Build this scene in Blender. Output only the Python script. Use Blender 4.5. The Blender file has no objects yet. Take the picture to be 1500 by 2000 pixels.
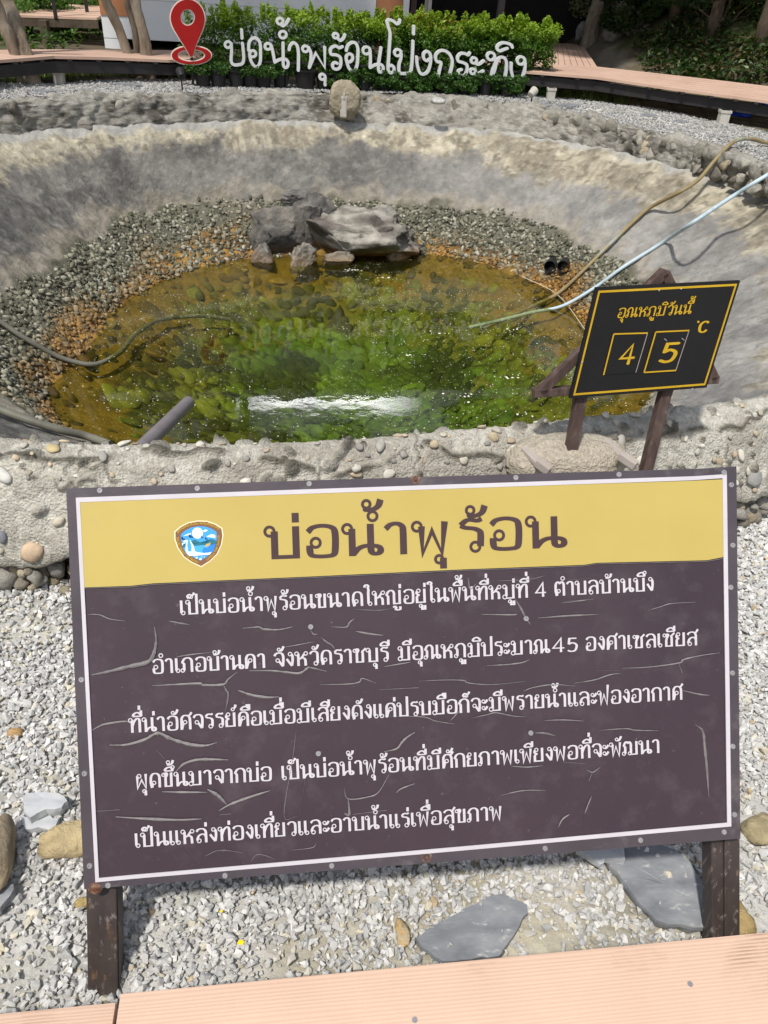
import bpy, bmesh, math, random
import numpy as np
from mathutils import Vector, Matrix
random.seed(7); rng = np.random.default_rng(7)
SC = bpy.context.scene; COL = SC.collection
# ------------------------------------------------------------------ camera
H = 1.7; F = 1500.0; PITCH = math.radians(35.5); ROLL = math.radians(4.0)
_f = np.array([0, math.cos(PITCH), -math.sin(PITCH)]); _r = np.array([1.0, 0, 0]); _u = np.cross(_r, _f)
CX = math.cos(ROLL) * _r + math.sin(ROLL) * _u; CU = -math.sin(ROLL) * _r + math.cos(ROLL) * _u
RM = np.array([CX, CU, _f]); EYE = np.array([0, 0, H])
cd = bpy.data.cameras.new('camera'); cam = bpy.data.objects.new('camera', cd); COL.objects.link(cam)
m3 = np.array([CX, CU, -_f]).T
cam.matrix_world = Matrix([[*m3[0], 0], [*m3[1], 0], [*m3[2], H], [0, 0, 0, 1]])
cd.sensor_fit = 'VERTICAL'; cd.sensor_height = 24.0; cd.lens = 24.0 * F / 2000.0
cd.clip_start = 0.05; cd.clip_end = 600
SC.camera = cam
# ------------------------------------------------------------------ light
SUN_EL = math.radians(62); SUN_AZ = math.radians(208)      # compass style: from +Y clockwise, so behind-left of the camera
sdir = Vector((math.sin(SUN_AZ) * math.cos(SUN_EL), math.cos(SUN_AZ) * math.cos(SUN_EL), math.sin(SUN_EL)))
sl = bpy.data.lights.new('sun', 'SUN'); sl.energy = 3.7; sl.angle = math.radians(3.5); sl.color = (1, .955, .88)
sun = bpy.data.objects.new('sun', sl); COL.objects.link(sun); sun.location = (0, 0, 30)
sun.rotation_euler = sdir.to_track_quat('Z', 'Y').to_euler()
W = bpy.data.worlds.new('World'); SC.world = W; W.use_nodes = True
nt = W.node_tree; nt.nodes.clear()
wo = nt.nodes.new('ShaderNodeOutputWorld'); bg = nt.nodes.new('ShaderNodeBackground'); sky = nt.nodes.new('ShaderNodeTexSky')
sky.sky_type = 'NISHITA'; sky.sun_disc = False; sky.sun_elevation = SUN_EL; sky.sun_rotation = SUN_AZ
sky.dust_density = 2.5; sky.air_density = 1.2
bg.inputs['Strength'].default_value = 0.10
tc = nt.nodes.new('ShaderNodeTexCoord'); nz = nt.nodes.new('ShaderNodeTexNoise'); nz.inputs['Scale'].default_value = 2.6; nz.inputs['Detail'].default_value = 6
cr = nt.nodes.new('ShaderNodeValToRGB'); cr.color_ramp.elements[0].position = .47; cr.color_ramp.elements[1].position = .66
cmx = nt.nodes.new('ShaderNodeMix'); cmx.data_type = 'RGBA'; cmx.inputs['B'].default_value = (12, 12, 12.3, 1)
nt.links.new(tc.outputs['Generated'], nz.inputs['Vector']); nt.links.new(nz.outputs['Fac'], cr.inputs['Fac'])
nt.links.new(cr.outputs['Color'], cmx.inputs['Factor']); nt.links.new(sky.outputs[0], cmx.inputs['A'])
# added unseen bright sky patch, shaped to reflect as a streak in the pool
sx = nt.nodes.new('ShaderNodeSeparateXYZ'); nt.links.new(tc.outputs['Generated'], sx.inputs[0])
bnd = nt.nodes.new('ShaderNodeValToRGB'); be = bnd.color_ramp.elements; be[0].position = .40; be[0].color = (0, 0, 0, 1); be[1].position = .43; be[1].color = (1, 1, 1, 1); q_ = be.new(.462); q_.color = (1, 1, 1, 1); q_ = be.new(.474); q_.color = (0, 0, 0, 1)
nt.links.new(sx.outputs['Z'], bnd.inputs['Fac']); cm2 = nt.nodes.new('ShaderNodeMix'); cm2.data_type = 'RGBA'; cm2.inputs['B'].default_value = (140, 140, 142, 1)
def azm(x0, hw):     # limits the added glow to the narrow arcs that the water mirrors
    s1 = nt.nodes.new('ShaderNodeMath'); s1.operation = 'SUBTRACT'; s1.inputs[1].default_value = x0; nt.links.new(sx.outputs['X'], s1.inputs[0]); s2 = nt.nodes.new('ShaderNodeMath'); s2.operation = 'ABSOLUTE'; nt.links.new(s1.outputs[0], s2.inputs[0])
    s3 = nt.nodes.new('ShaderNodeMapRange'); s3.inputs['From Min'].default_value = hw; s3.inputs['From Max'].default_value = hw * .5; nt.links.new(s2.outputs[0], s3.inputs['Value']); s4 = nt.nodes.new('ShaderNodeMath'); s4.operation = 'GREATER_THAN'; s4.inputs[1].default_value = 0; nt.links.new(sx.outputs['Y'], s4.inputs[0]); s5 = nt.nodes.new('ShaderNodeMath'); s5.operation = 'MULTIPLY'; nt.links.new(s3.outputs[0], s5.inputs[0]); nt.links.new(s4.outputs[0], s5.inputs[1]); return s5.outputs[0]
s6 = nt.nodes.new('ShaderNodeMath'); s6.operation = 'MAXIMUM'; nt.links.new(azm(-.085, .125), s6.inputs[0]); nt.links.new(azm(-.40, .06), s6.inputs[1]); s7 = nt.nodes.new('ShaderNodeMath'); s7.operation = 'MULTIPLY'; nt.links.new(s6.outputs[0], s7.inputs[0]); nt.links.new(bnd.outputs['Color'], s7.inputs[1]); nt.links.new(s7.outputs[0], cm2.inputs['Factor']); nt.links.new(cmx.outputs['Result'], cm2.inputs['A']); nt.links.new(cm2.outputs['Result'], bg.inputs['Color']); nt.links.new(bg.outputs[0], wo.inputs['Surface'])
SC.view_settings.view_transform = 'Standard'; SC.view_settings.look = 'None'
SC.view_settings.exposure = 0.1; SC.view_settings.gamma = 1.0
SC.cycles.max_bounces = 8; SC.cycles.transparent_max_bounces = 12; SC.cycles.caustics_reflective = False
SC.cycles.use_denoising = True
# ------------------------------------------------------------------ helpers
def ray(u, v): return RM.T @ np.array([(u - 750) / F, (1000 - v) / F, 1.0])
def gz(u, v, z=0.0):
    d = ray(u, v); return EYE + d * (z - H) / d[2]
def gy(u, v, y):
    d = ray(u, v); return EYE + d * y / d[1]
def ss(a, b, x):
    t = np.clip((x - a) / (b - a), 0, 1); return t * t * (3 - 2 * t)
def _h(i, j, k, s):
    n = (i * 374761393 + j * 668265263 + k * 2147483647 + s * 974634533) & 0xffffffff
    n = ((n ^ (n >> 13)) * 1274126177) & 0xffffffff
    return ((n ^ (n >> 16)) & 0xffff) / 65535.0
def vnoise(P, s=0):
    P = np.asarray(P, float); I = np.floor(P).astype(np.int64); f = P - I; f = f * f * (3 - 2 * f)
    i, j, k = I[..., 0], I[..., 1], I[..., 2]; r = 0
    for a in (0, 1):
        for b in (0, 1):
            for c in (0, 1):
                w = (f[..., 0] if a else 1 - f[..., 0]) * (f[..., 1] if b else 1 - f[..., 1]) * (f[..., 2] if c else 1 - f[..., 2])
                r = r + w * _h(i + a, j + b, k + c, s)
    return r
def fbm(P, o=4, s=0):
    P = np.asarray(P, float); r = 0; a = .5; t = 0
    for q in range(o):
        r = r + a * vnoise(P * 2 ** q, s + q * 17); t += a; a *= .5
    return r / t
def mix(a, b, t): return np.asarray(a) * (1 - t[..., None]) + np.asarray(b) * t[..., None]
def rgb(r, g, b):   # sRGB 0-255 to linear
    return tuple(((c / 255) / 12.92 if c < 10 else ((c / 255 + .055) / 1.055) ** 2.4) for c in (r, g, b))
class G:
    """collects vertices and faces for ONE mesh object"""
    def __init__(s): s.v = []; s.f = []; s.c = []
    def add(s, V, Fs, col=None):
        o = len(s.v); s.v += [tuple(map(float, p)) for p in V]; s.f += [tuple(o + i for i in q) for q in Fs]
        if col is not None: s.c += [col] * len(V)
        return s
    def box(s, c, sx, sy, sz, X=(1, 0, 0), Y=(0, 1, 0), Z=(0, 0, 1), bev=0, col=None):
        c, X, Y, Z = map(np.array, (c, X, Y, Z)); V = []; b = min(bev, sx / 2.2, sy / 2.2, sz / 2.2)
        if b <= 0:
            for k in (-1, 1):
                for a, q in ((-1, -1), (1, -1), (1, 1), (-1, 1)): V.append(c + X * a * sx / 2 + Y * q * sy / 2 + Z * k * sz / 2)
            return s.add(V, [(3, 2, 1, 0), (4, 5, 6, 7), (0, 1, 5, 4), (1, 2, 6, 5), (2, 3, 7, 6), (3, 0, 4, 7)], col)
        bm = bmesh.new(); bmesh.ops.create_cube(bm, size=1)
        for w in bm.verts: w.co = Vector((w.co.x * sx, w.co.y * sy, w.co.z * sz))
        bmesh.ops.bevel(bm, geom=bm.edges[:], offset=b, segments=2, profile=.6, affect='EDGES')
        bm.verts.index_update(); V = [c + X * w.co.x + Y * w.co.y + Z * w.co.z for w in bm.verts]
        Fs = [tuple(w.index for w in f.verts) for f in bm.faces]; bm.free()
        return s.add(V, Fs, col)
    def bar(s, a, b, w, d, up=(0, 0, 1), bev=0.003, col=None):
        a, b = np.array(a, float), np.array(b, float); Y = b - a; L = np.linalg.norm(Y); Y = Y / L
        X = np.cross(Y, up); X = X / np.linalg.norm(X); Z = np.cross(X, Y)
        return s.box((a + b) / 2, w, L, d, X, Y, Z, bev, col)
    def tube(s, pts, rad, n=10, cap=True, col=None, hollow=0):
        pts = np.array(pts, float); N = len(pts); rad = np.full(N, rad) if np.isscalar(rad) else np.asarray(rad, float)
        T = np.gradient(pts, axis=0); T /= np.linalg.norm(T, axis=1)[:, None] + 1e-9
        ref = np.array([0, 0, 1.0]) if abs(T[0][2]) < .9 else np.array([1.0, 0, 0]); V = []
        A = np.cross(T[0], ref); A /= np.linalg.norm(A)
        for i in range(N):
            A = A - T[i] * (A @ T[i]); A /= np.linalg.norm(A); B = np.cross(T[i], A)
            for k in range(n):
                t = 2 * math.pi * k / n; V.append(pts[i] + rad[i] * (math.cos(t) * A + math.sin(t) * B))
        Fs = [(i * n + k, i * n + (k + 1) % n, (i + 1) * n + (k + 1) % n, (i + 1) * n + k) for i in range(N - 1) for k in range(n)]
        if cap and not hollow: Fs += [tuple(range(n))[::-1], tuple((N - 1) * n + k for k in range(n))]
        s.add(V, Fs, col)
        return s
    def plate(s, outer, inner, front, normal, th, col=None):
        """flat plate between an outer and an inner loop of world points (same count), or a fan when inner is None"""
        o = np.array(outer); nn = np.array(normal) * th; N = len(o)
        if inner is None:
            V = list(o) + list(o - nn); c0 = o.mean(0); V += [c0, c0 - nn]
            Fs = []
            for i in range(N):
                j = (i + 1) % N; Fs += [(i, j, 2 * N), (N + j, N + i, 2 * N + 1), (i, N + i, N + j, j)]
        else:
            q = np.array(inner); V = list(o) + list(q) + list(o - nn) + list(q - nn); Fs = []
            for i in range(N):
                j = (i + 1) % N
                Fs += [(i, j, N + j, N + i), (2 * N + j, 2 * N + i, 3 * N + i, 3 * N + j), (i, 2 * N + i, 2 * N + j, j), (N + j, 3 * N + j, 3 * N + i, N + i)]
        return s.add(V, Fs, col)
def cr_spline(pts, n=8, closed=False):
    p = np.array(pts, float)
    if len(p) < 3 and not closed: return p
    q = np.vstack([p[-1], p, p[0], p[1]]) if closed else np.vstack([2 * p[0] - p[1], p, 2 * p[-1] - p[-2]])
    out = []
    for i in range(1, len(q) - 2):
        for t in np.arange(n) / n:
            a, b, c, d = q[i - 1], q[i], q[i + 1], q[i + 2]
            out.append(.5 * ((2 * b) + (c - a) * t + (2 * a - 5 * b + 4 * c - d) * t * t + (3 * b - a - 3 * c + d) * t ** 3))
    if not closed: out.append(q[-2])
    return np.array(out)
def link_mesh(name, me, parent=None, loc=None):
    o = bpy.data.objects.new(name, me); COL.objects.link(o)
    if parent is not None: o.parent = parent
    elif loc is not None: o.location = loc
    return o
def rootloc(p):
    while p.parent: p = p.parent
    return np.array(p.location)
def finish(me, mat, smooth):
    if mat: me.materials.append(mat)
    if smooth: me.shade_smooth() if hasattr(me, 'shade_smooth') else None
    me.update()
def mk(name, g, mat, parent=None, smooth=False, base=None, angle=None):
    """one mesh object from a G in world coordinates; child of parent, or top level with its origin at base"""
    V = np.array(g.v); off = rootloc(parent) if parent is not None else np.array(base if base is not None else (0, 0, 0), float)
    me = bpy.data.meshes.new(name); me.from_pydata((V - off).tolist(), [], g.f)
    if g.c and len(g.c) == len(V):
        at = me.attributes.new('Col', 'FLOAT_COLOR', 'POINT')
        at.data.foreach_set('color', np.array([(*c[:3], 1) for c in g.c], dtype=np.float32).ravel())
    finish(me, mat, smooth)
    if smooth and angle: me.set_sharp_from_angle(angle=math.radians(angle))
    return link_mesh(name, me, parent, off)
def mknp(name, V, Fc, mat, parent=None, smooth=False, col=None, base=None):
    """numpy version: V (N,3), Fc (M,k) with equal-sized faces"""
    off = rootloc(parent) if parent is not None else np.array(base if base is not None else (0, 0, 0), float)
    me = bpy.data.meshes.new(name); V = np.asarray(V, np.float32) - off.astype(np.float32); Fc = np.asarray(Fc, np.int32); k = Fc.shape[1]
    me.vertices.add(len(V)); me.vertices.foreach_set('co', V.ravel())
    me.loops.add(Fc.size); me.loops.foreach_set('vertex_index', Fc.ravel())
    me.polygons.add(len(Fc)); me.polygons.foreach_set('loop_start', np.arange(0, Fc.size, k, dtype=np.int32))
    if col is not None:
        at = me.attributes.new('Col', 'FLOAT_COLOR', 'POINT')
        at.data.foreach_set('color', np.hstack([col, np.ones((len(col), 1))]).astype(np.float32).ravel())
    me.update(calc_edges=True); me.validate()
    if mat: me.materials.append(mat)
    me.polygons.foreach_set('use_smooth', np.full(len(Fc), smooth)); me.update()
    return link_mesh(name, me, parent, off)
def tag(o, label=None, cat=None, group=None, kind=None):
    if label: o['label'] = label
    if cat: o['category'] = cat
    if group: o['group'] = group
    if kind: o['kind'] = kind
    return o
def thing(name, label, cat, loc=(0, 0, 0), group=None):
    o = bpy.data.objects.new(name, None); o.empty_display_size = .1; COL.objects.link(o); o.location = tuple(map(float, loc))
    return tag(o, label, cat, group)
def dup(root, loc, label=None, rotz=0, scale=1):
    r = root.copy(); COL.objects.link(r); r.location = tuple(map(float, loc)); r.rotation_euler = (0, 0, rotz); r.scale = (scale,) * 3
    if label: r['label'] = label
    for ch in list(root.children):
        c = ch.copy(); COL.objects.link(c); c.parent = r
        for g2 in list(ch.children):
            d = g2.copy(); COL.objects.link(d); d.parent = c
    return r
# ------------------------------------------------------------------ materials
def mat(name, cols, scale=6, rough=.85, bump=.25, bscale=60, attr=False, spec=.25, stretch=(1, 1, 1), second=None, metal=0, detail=6, bdist=.01, vor=None, var=.25):
    m = bpy.data.materials.new(name); m.use_nodes = True; t = m.node_tree; N = t.nodes; L = t.links; b = N['Principled BSDF']
    co = N.new('ShaderNodeTexCoord'); mp = N.new('ShaderNodeMapping'); mp.inputs['Scale'].default_value = stretch
    L.new(co.outputs['Object'], mp.inputs['Vector'])
    def noise(sc, dt=6, ro=.6):
        n = N.new('ShaderNodeTexNoise'); n.inputs['Scale'].default_value = sc; n.inputs['Detail'].default_value = dt; n.inputs['Roughness'].default_value = ro
        L.new(mp.outputs[0], n.inputs['Vector']); return n
    n1 = noise(scale, detail); r = N.new('ShaderNodeValToRGB'); L.new(n1.outputs['Fac'], r.inputs['Fac'])
    if attr:
        a = N.new('ShaderNodeAttribute'); a.attribute_name = 'Col'
        e = r.color_ramp.elements; e[0].position = .25; e[1].position = .75
        e[0].color = (1 - var,) * 3 + (1,); e[1].color = (1 + var * .6,) * 3 + (1,)
        mm = N.new('ShaderNodeMix'); mm.data_type = 'RGBA'; mm.blend_type = 'MULTIPLY'; mm.inputs['Factor'].default_value = 1; mm.clamp_result = False
        L.new(a.outputs['Color'], mm.inputs['A']); L.new(r.outputs['Color'], mm.inputs['B']); out = mm.outputs['Result']
    else:
        k = len(cols); e = r.color_ramp.elements
        while len(e) < k: e.new(.5)
        for i, c in enumerate(cols): e[i].position = .3 + .4 * i / max(1, k - 1); e[i].color = (*c, 1)
        out = r.outputs['Color']
    if second:
        for (c2, s2, lo, hi) in second:
            n2 = noise(s2, 8, .65); r2 = N.new('ShaderNodeMapRange'); r2.inputs['From Min'].default_value = lo; r2.inputs['From Max'].default_value = hi
            L.new(n2.outputs['Fac'], r2.inputs['Value'])
            mm = N.new('ShaderNodeMix'); mm.data_type = 'RGBA'; L.new(r2.outputs[0], mm.inputs['Factor']); L.new(out, mm.inputs['A'])
            mm.inputs['B'].default_value = (*c2, 1); out = mm.outputs['Result']
    L.new(out, b.inputs['Base Color']); b.inputs['Roughness'].default_value = rough; b.inputs['Specular IOR Level'].default_value = spec; b.inputs['Metallic'].default_value = metal
    if bump:
        n3 = noise(bscale, 8, .7); bp = N.new('ShaderNodeBump'); bp.inputs['Strength'].default_value = bump; bp.inputs['Distance'].default_value = bdist
        hgt = n3.outputs['Fac']
        if vor:
            vo = N.new('ShaderNodeTexVoronoi'); vo.inputs['Scale'].default_value = vor; L.new(mp.outputs[0], vo.inputs['Vector'])
            ad = N.new('ShaderNodeMath'); ad.operation = 'MULTIPLY_ADD'; ad.inputs[1].default_value = .8; L.new(vo.outputs['Distance'], ad.inputs[0]); L.new(hgt, ad.inputs[2]); hgt = ad.outputs[0]
        L.new(hgt, bp.inputs['Height']); L.new(bp.outputs[0], b.inputs['Normal'])
    return m
def leafmat(name, var=.35, trans=.35, gloss=.35):
    m = mat(name, None, attr=True, scale=3, bump=0, rough=gloss + .1, spec=.4, var=var); t = m.node_tree; N = t.nodes; L = t.links; b = N['Principled BSDF']
    tr = N.new('ShaderNodeBsdfTranslucent'); mx = N.new('ShaderNodeMixShader'); mx.inputs[0].default_value = trans
    src = b.inputs['Base Color'].links[0].from_socket
    gm = N.new('ShaderNodeMix'); gm.data_type = 'RGBA'; gm.blend_type = 'MULTIPLY'; gm.inputs['Factor'].default_value = 1; gm.inputs['B'].default_value = (1.5, 1.7, .5, 1); gm.clamp_result = False
    L.new(src, gm.inputs['A']); L.new(gm.outputs['Result'], tr.inputs['Color'])
    L.new(b.outputs[0], mx.inputs[1]); L.new(tr.outputs[0], mx.inputs[2]); L.new(mx.outputs[0], N['Material Output'].inputs['Surface'])
    return m
M = {}
M['ground'] = mat('ground', None, attr=True, scale=4, rough=.95, bump=.6, bscale=45, var=.4, vor=38, bdist=.02)
M['concrete'] = mat('rim_concrete', None, attr=True, scale=70, rough=.95, bump=.9, bscale=130, var=.34, bdist=.008, vor=120, second=[((.16, .145, .115), 95, .62, .70), ((.66, .64, .58), 120, .66, .74)])
M['basin'] = mat('basin_plaster', None, attr=True, scale=11, rough=.9, bump=.75, bscale=16, var=.34, bdist=.05, detail=9)
M['stone'] = mat('loose_stone', None, attr=True, scale=45, rough=.85, bump=.35, bscale=160, var=.22, bdist=.004)
M['cobble'] = mat('cobble', None, attr=True, scale=16, rough=.75, bump=.4, bscale=60, var=.4, bdist=.006)
M['rock'] = mat('rock', None, attr=True, scale=9, rough=.88, bump=.9, bscale=22, var=.45, bdist=.035, detail=9)
M['slate'] = mat('slate', [rgb(104, 107, 112), rgb(126, 129, 134), rgb(146, 148, 150)], scale=9, rough=.55, bump=.35, bscale=22, stretch=(1, 2.5, 1), second=[(rgb(190, 190, 188), 26, .6, .75)], spec=.4, bdist=.004)
M['slate_pale'] = mat('slate_pale', [rgb(160, 163, 167), rgb(180, 183, 186), rgb(194, 196, 197)], scale=9, rough=.6, bump=.4, bscale=30, stretch=(1, 2.5, 1), bdist=.004)
M['panel'] = mat('sign_brown_film', [rgb(53, 40, 48), rgb(60, 47, 54)], scale=3, rough=.42, bump=.05, bscale=8, second=[(rgb(72, 63, 68), 2.4, .58, .85), (rgb(96, 88, 90), 90, .66, .72), (rgb(72, 62, 68), 14, .52, .75)], spec=.45)
M['yellow'] = mat('sign_yellow_film', [rgb(172, 153, 82), rgb(178, 160, 89)], scale=4, rough=.45, bump=.03, bscale=6, second=[(rgb(172, 157, 100), 6, .6, .8)], spec=.4)
M['white_film'] = mat('white_film', [rgb(184, 180, 186), rgb(192, 189, 194)], scale=12, rough=.5, bump=0)
M['brown_film'] = mat('brown_lettering', [rgb(64, 47, 49), rgb(70, 53, 55)], scale=12, rough=.5, bump=0)
M['frame'] = mat('sign_edge', [rgb(62, 55, 61), rgb(74, 67, 73)], scale=7, rough=.38, bump=.15, bscale=18, second=[(rgb(104, 98, 98), 9, .58, .75), (rgb(74, 50, 42), 14, .68, .76)], spec=.5)
M['peel'] = mat('peeled_edge', [rgb(106, 102, 104), rgb(132, 129, 128)], scale=60, rough=.8, bump=.3, bscale=300, bdist=.001)
M['steel'] = mat('rivet', [rgb(150, 148, 150), rgb(175, 172, 172)], scale=60, rough=.4, bump=0, metal=.5)
M['rust'] = mat('rusty_iron', [rgb(70, 44, 32), rgb(104, 70, 52), rgb(140, 124, 112)], scale=90, rough=.85, bump=.4, bscale=120, bdist=.002)
M['post'] = mat('post_paint', [rgb(54, 47, 46), rgb(68, 59, 55)], scale=5, rough=.5, bump=.2, bscale=50, stretch=(6, 6, .9), second=[(rgb(118, 108, 104), 12, .57, .66), (rgb(98, 74, 52), 6, .58, .7)], spec=.4, bdist=.002)
M['deck'] = mat('deck_plank', [rgb(198, 168, 147), rgb(207, 177, 156)], scale=4, rough=.75, bump=.2, bscale=90, second=[(rgb(150, 118, 92), 55, .71, .78)], bdist=.002)
M['deckfar'] = mat('far_deck', [rgb(184, 154, 136), rgb(200, 171, 153)], scale=2, rough=.8, bump=.2, bscale=40)
M['dark'] = mat('dark_steel', [rgb(38, 36, 38), rgb(50, 47, 48)], scale=6, rough=.6, bump=.15)
M['conc'] = mat('concrete_post', [rgb(170, 166, 158), rgb(192, 188, 180)], scale=8, rough=.9, bump=.3)
M['wallw'] = mat('white_wall', [rgb(226, 228, 230), rgb(236, 237, 238)], scale=1.2, rough=.7, bump=.08)
M['orange'] = mat('ochre_panel', [rgb(176, 120, 84), rgb(188, 132, 94)], scale=3, rough=.7, bump=.1)
M['void'] = mat('void_shade', [rgb(24, 22, 22), rgb(34, 30, 30)], scale=3, rough=.9, bump=.2)  # near-black stands in for the shade inside openings and recesses
M['roof'] = mat('sheet_roof', [rgb(150, 152, 150), rgb(170, 170, 168)], scale=2, rough=.4, bump=.1)
M['letter'] = mat('letter_white', [rgb(206, 209, 210), rgb(214, 216, 217)], scale=5, rough=.5, bump=0)
M['red'] = mat('pin_red', [rgb(150, 22, 22), rgb(162, 28, 26)], scale=6, rough=.45, bump=.05)
M['pale'] = mat('pin_border', [rgb(226, 208, 196), rgb(236, 220, 208)], scale=6, rough=.5, bump=0)
M['black'] = mat('board_black', [rgb(21, 20, 21), rgb(27, 26, 27)], scale=6, rough=.55, bump=.1, bscale=70, spec=.3)
M['gold'] = mat('painted_yellow', [rgb(190, 152, 30), rgb(202, 165, 42)], scale=20, rough=.5, bump=0)
M['wood'] = mat('weathered_wood', [rgb(62, 49, 46), rgb(80, 65, 60), rgb(104, 90, 84)], scale=5, rough=.75, bump=.4, bscale=40, stretch=(7, 7, 1.2), second=[(rgb(132, 120, 114), 10, .62, .75)], bdist=.003)
M['woodpale'] = mat('bleached_wood', [rgb(150, 140, 134), rgb(176, 168, 160)], scale=8, rough=.8, bump=.4, bscale=50, bdist=.003)
M['bark'] = mat('bark', [rgb(96, 86, 74), rgb(142, 130, 114), rgb(172, 162, 146)], scale=8, rough=.95, bump=.8, bscale=14, stretch=(1, 1, .35), second=[(rgb(84, 72, 60), 9, .58, .7)], bdist=.03)
M['barkd'] = mat('dark_bark', [rgb(74, 64, 54), rgb(104, 92, 78)], scale=5, rough=.95, bump=.8, bscale=14, stretch=(1, 1, .35), bdist=.03)
M['leaf'] = leafmat('leaves')
M['pot'] = mat('pot_plastic', [rgb(34, 34, 36), rgb(44, 43, 44)], scale=9, rough=.5, bump=.05)
M['soil'] = mat('potting_soil', [rgb(50, 40, 32), rgb(74, 60, 48)], scale=40, rough=.95, bump=.8, bscale=80)
M['hose_tan'] = mat('hose_tan', [rgb(126, 112, 80), rgb(150, 134, 98)], scale=8, rough=.5, bump=.1, second=[(rgb(150, 160, 150), 1.2, .5, .6)])
M['pipe_blue'] = mat('pipe_blue', [rgb(164, 182, 192), rgb(184, 200, 208)], scale=6, rough=.45, bump=.08, second=[(rgb(120, 140, 140), 2, .52, .68)])
M['hose_grey'] = mat('hose_grey', [rgb(88, 88, 80), rgb(124, 122, 110)], scale=6, rough=.55, bump=.2, bscale=60, second=[(rgb(134, 132, 84), 4, .55, .7)])
M['pipe_grey'] = mat('pipe_grey', [rgb(112, 106, 110), rgb(132, 126, 129)], scale=6, rough=.45, bump=.05)
M['string'] = mat('string', [rgb(190, 180, 160), rgb(205, 196, 178)], scale=30, rough=.9, bump=0)
M['foam'] = mat('foam_fleck', [rgb(225, 228, 205), rgb(240, 240, 225)], scale=30, rough=.8, bump=0)
M['petal'] = mat('petal', [rgb(238, 205, 20), rgb(250, 222, 40)], scale=30, rough=.6, bump=0)
M['tarp'] = mat('blue_sheet', [rgb(30, 70, 190), rgb(40, 90, 220)], scale=8, rough=.4, bump=.4, bscale=12, bdist=.03)
# water: mirror by Fresnel over a tinted clear body
def water_mat():
    m = bpy.data.materials.new('pool_water'); m.use_nodes = True; t = m.node_tree; N = t.nodes; L = t.links; N.clear()
    o = N.new('ShaderNodeOutputMaterial'); fr = N.new('ShaderNodeFresnel'); fr.inputs['IOR'].default_value = 1.38
    gl = N.new('ShaderNodeBsdfGlossy'); gl.inputs['Roughness'].default_value = .02
    tr = N.new('ShaderNodeBsdfTransparent'); tr.inputs['Color'].default_value = (.86, .89, .62, 1)
    df = N.new('ShaderNodeBsdfDiffuse'); df.inputs['Color'].default_value = (.075, .085, .022, 1)
    m1 = N.new('ShaderNodeMixShader'); m1.inputs[0].default_value = .10; m2 = N.new('ShaderNodeMixShader')
    co = N.new('ShaderNodeTexCoord'); n = N.new('ShaderNodeTexNoise'); n.inputs['Scale'].default_value = 5; n.inputs['Detail'].default_value = 4
    bp = N.new('ShaderNodeBump'); bp.inputs['Strength'].default_value = .05; bp.inputs['Distance'].default_value = .02
    L.new(co.outputs['Object'], n.inputs['Vector']); L.new(n.outputs['Fac'], bp.inputs['Height'])
    L.new(bp.outputs[0], gl.inputs['Normal']); L.new(bp.outputs[0], fr.inputs['Normal'])
    L.new(tr.outputs[0], m1.inputs[1]); L.new(df.outputs[0], m1.inputs[2]); L.new(fr.outputs[0], m2.inputs[0]); L.new(m1.outputs[0], m2.inputs[1]); L.new(gl.outputs[0], m2.inputs[2])
    L.new(m2.outputs[0], o.inputs['Surface']); return m
M['water'] = water_mat()
# ------------------------------------------------------------------ stone kit
def protos(k, n, jit, seed, sub=0):
    out = []; r = np.random.default_rng(seed)
    for i in range(k):
        bm = bmesh.new()
        if sub:
            bmesh.ops.create_icosphere(bm, subdivisions=sub, radius=1); V = np.array([v.co[:] for v in bm.verts])
            d = 1 + jit * (fbm(V * 1.3 + i * 7.3, 3, i) - .5) * 2; V = V * d[:, None]
            for v, p in zip(bm.verts, V): v.co = p
        else:
            p = r.normal(size=(n, 3)); p /= np.linalg.norm(p, axis=1)[:, None]; p *= (1 - jit * r.random((n, 1)))
            for q in p: bm.verts.new(q)
            res = bmesh.ops.convex_hull(bm, input=bm.verts[:])
            bmesh.ops.delete(bm, geom=[v for v in bm.verts if not v.link_faces], context='VERTS')
            bmesh.ops.triangulate(bm, faces=bm.faces[:])
        bm.verts.index_update(); bm.faces.ensure_lookup_table()
        V = np.array([v.co[:] for v in bm.verts]); Fc = np.array([[v.index for v in f.verts] for f in bm.faces]); bm.free(); out.append((V, Fc))
    return out
def facet(V, seed, n=13, d0=.55, d1=.9):
    r = np.random.default_rng(seed); Q = r.normal(size=(n, 3)); Q /= np.linalg.norm(Q, axis=1)[:, None]
    for q in Q: V = V - q[None] * np.maximum(0, V @ q - (d0 + (d1 - d0) * r.random()))[:, None] * .92
    return V
PR_ANG = protos(14, 11, .35, 3); PR_RND = protos(8, 0, .35, 5, sub=2); PR_F1 = [(facet(V, 60 + i, 8), Fc) for i, (V, Fc) in enumerate(protos(10, 0, .5, 19, sub=1))]; PR_BLK = [(facet(V, 80 + i, 20, .42, .75), Fc) for i, (V, Fc) in enumerate(protos(10, 0, .5, 29, sub=2))]; PR_FAC = [(facet(V, 40 + i, 9), Fc) for i, (V, Fc) in enumerate(protos(10, 0, .4, 9, sub=2))]
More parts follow.
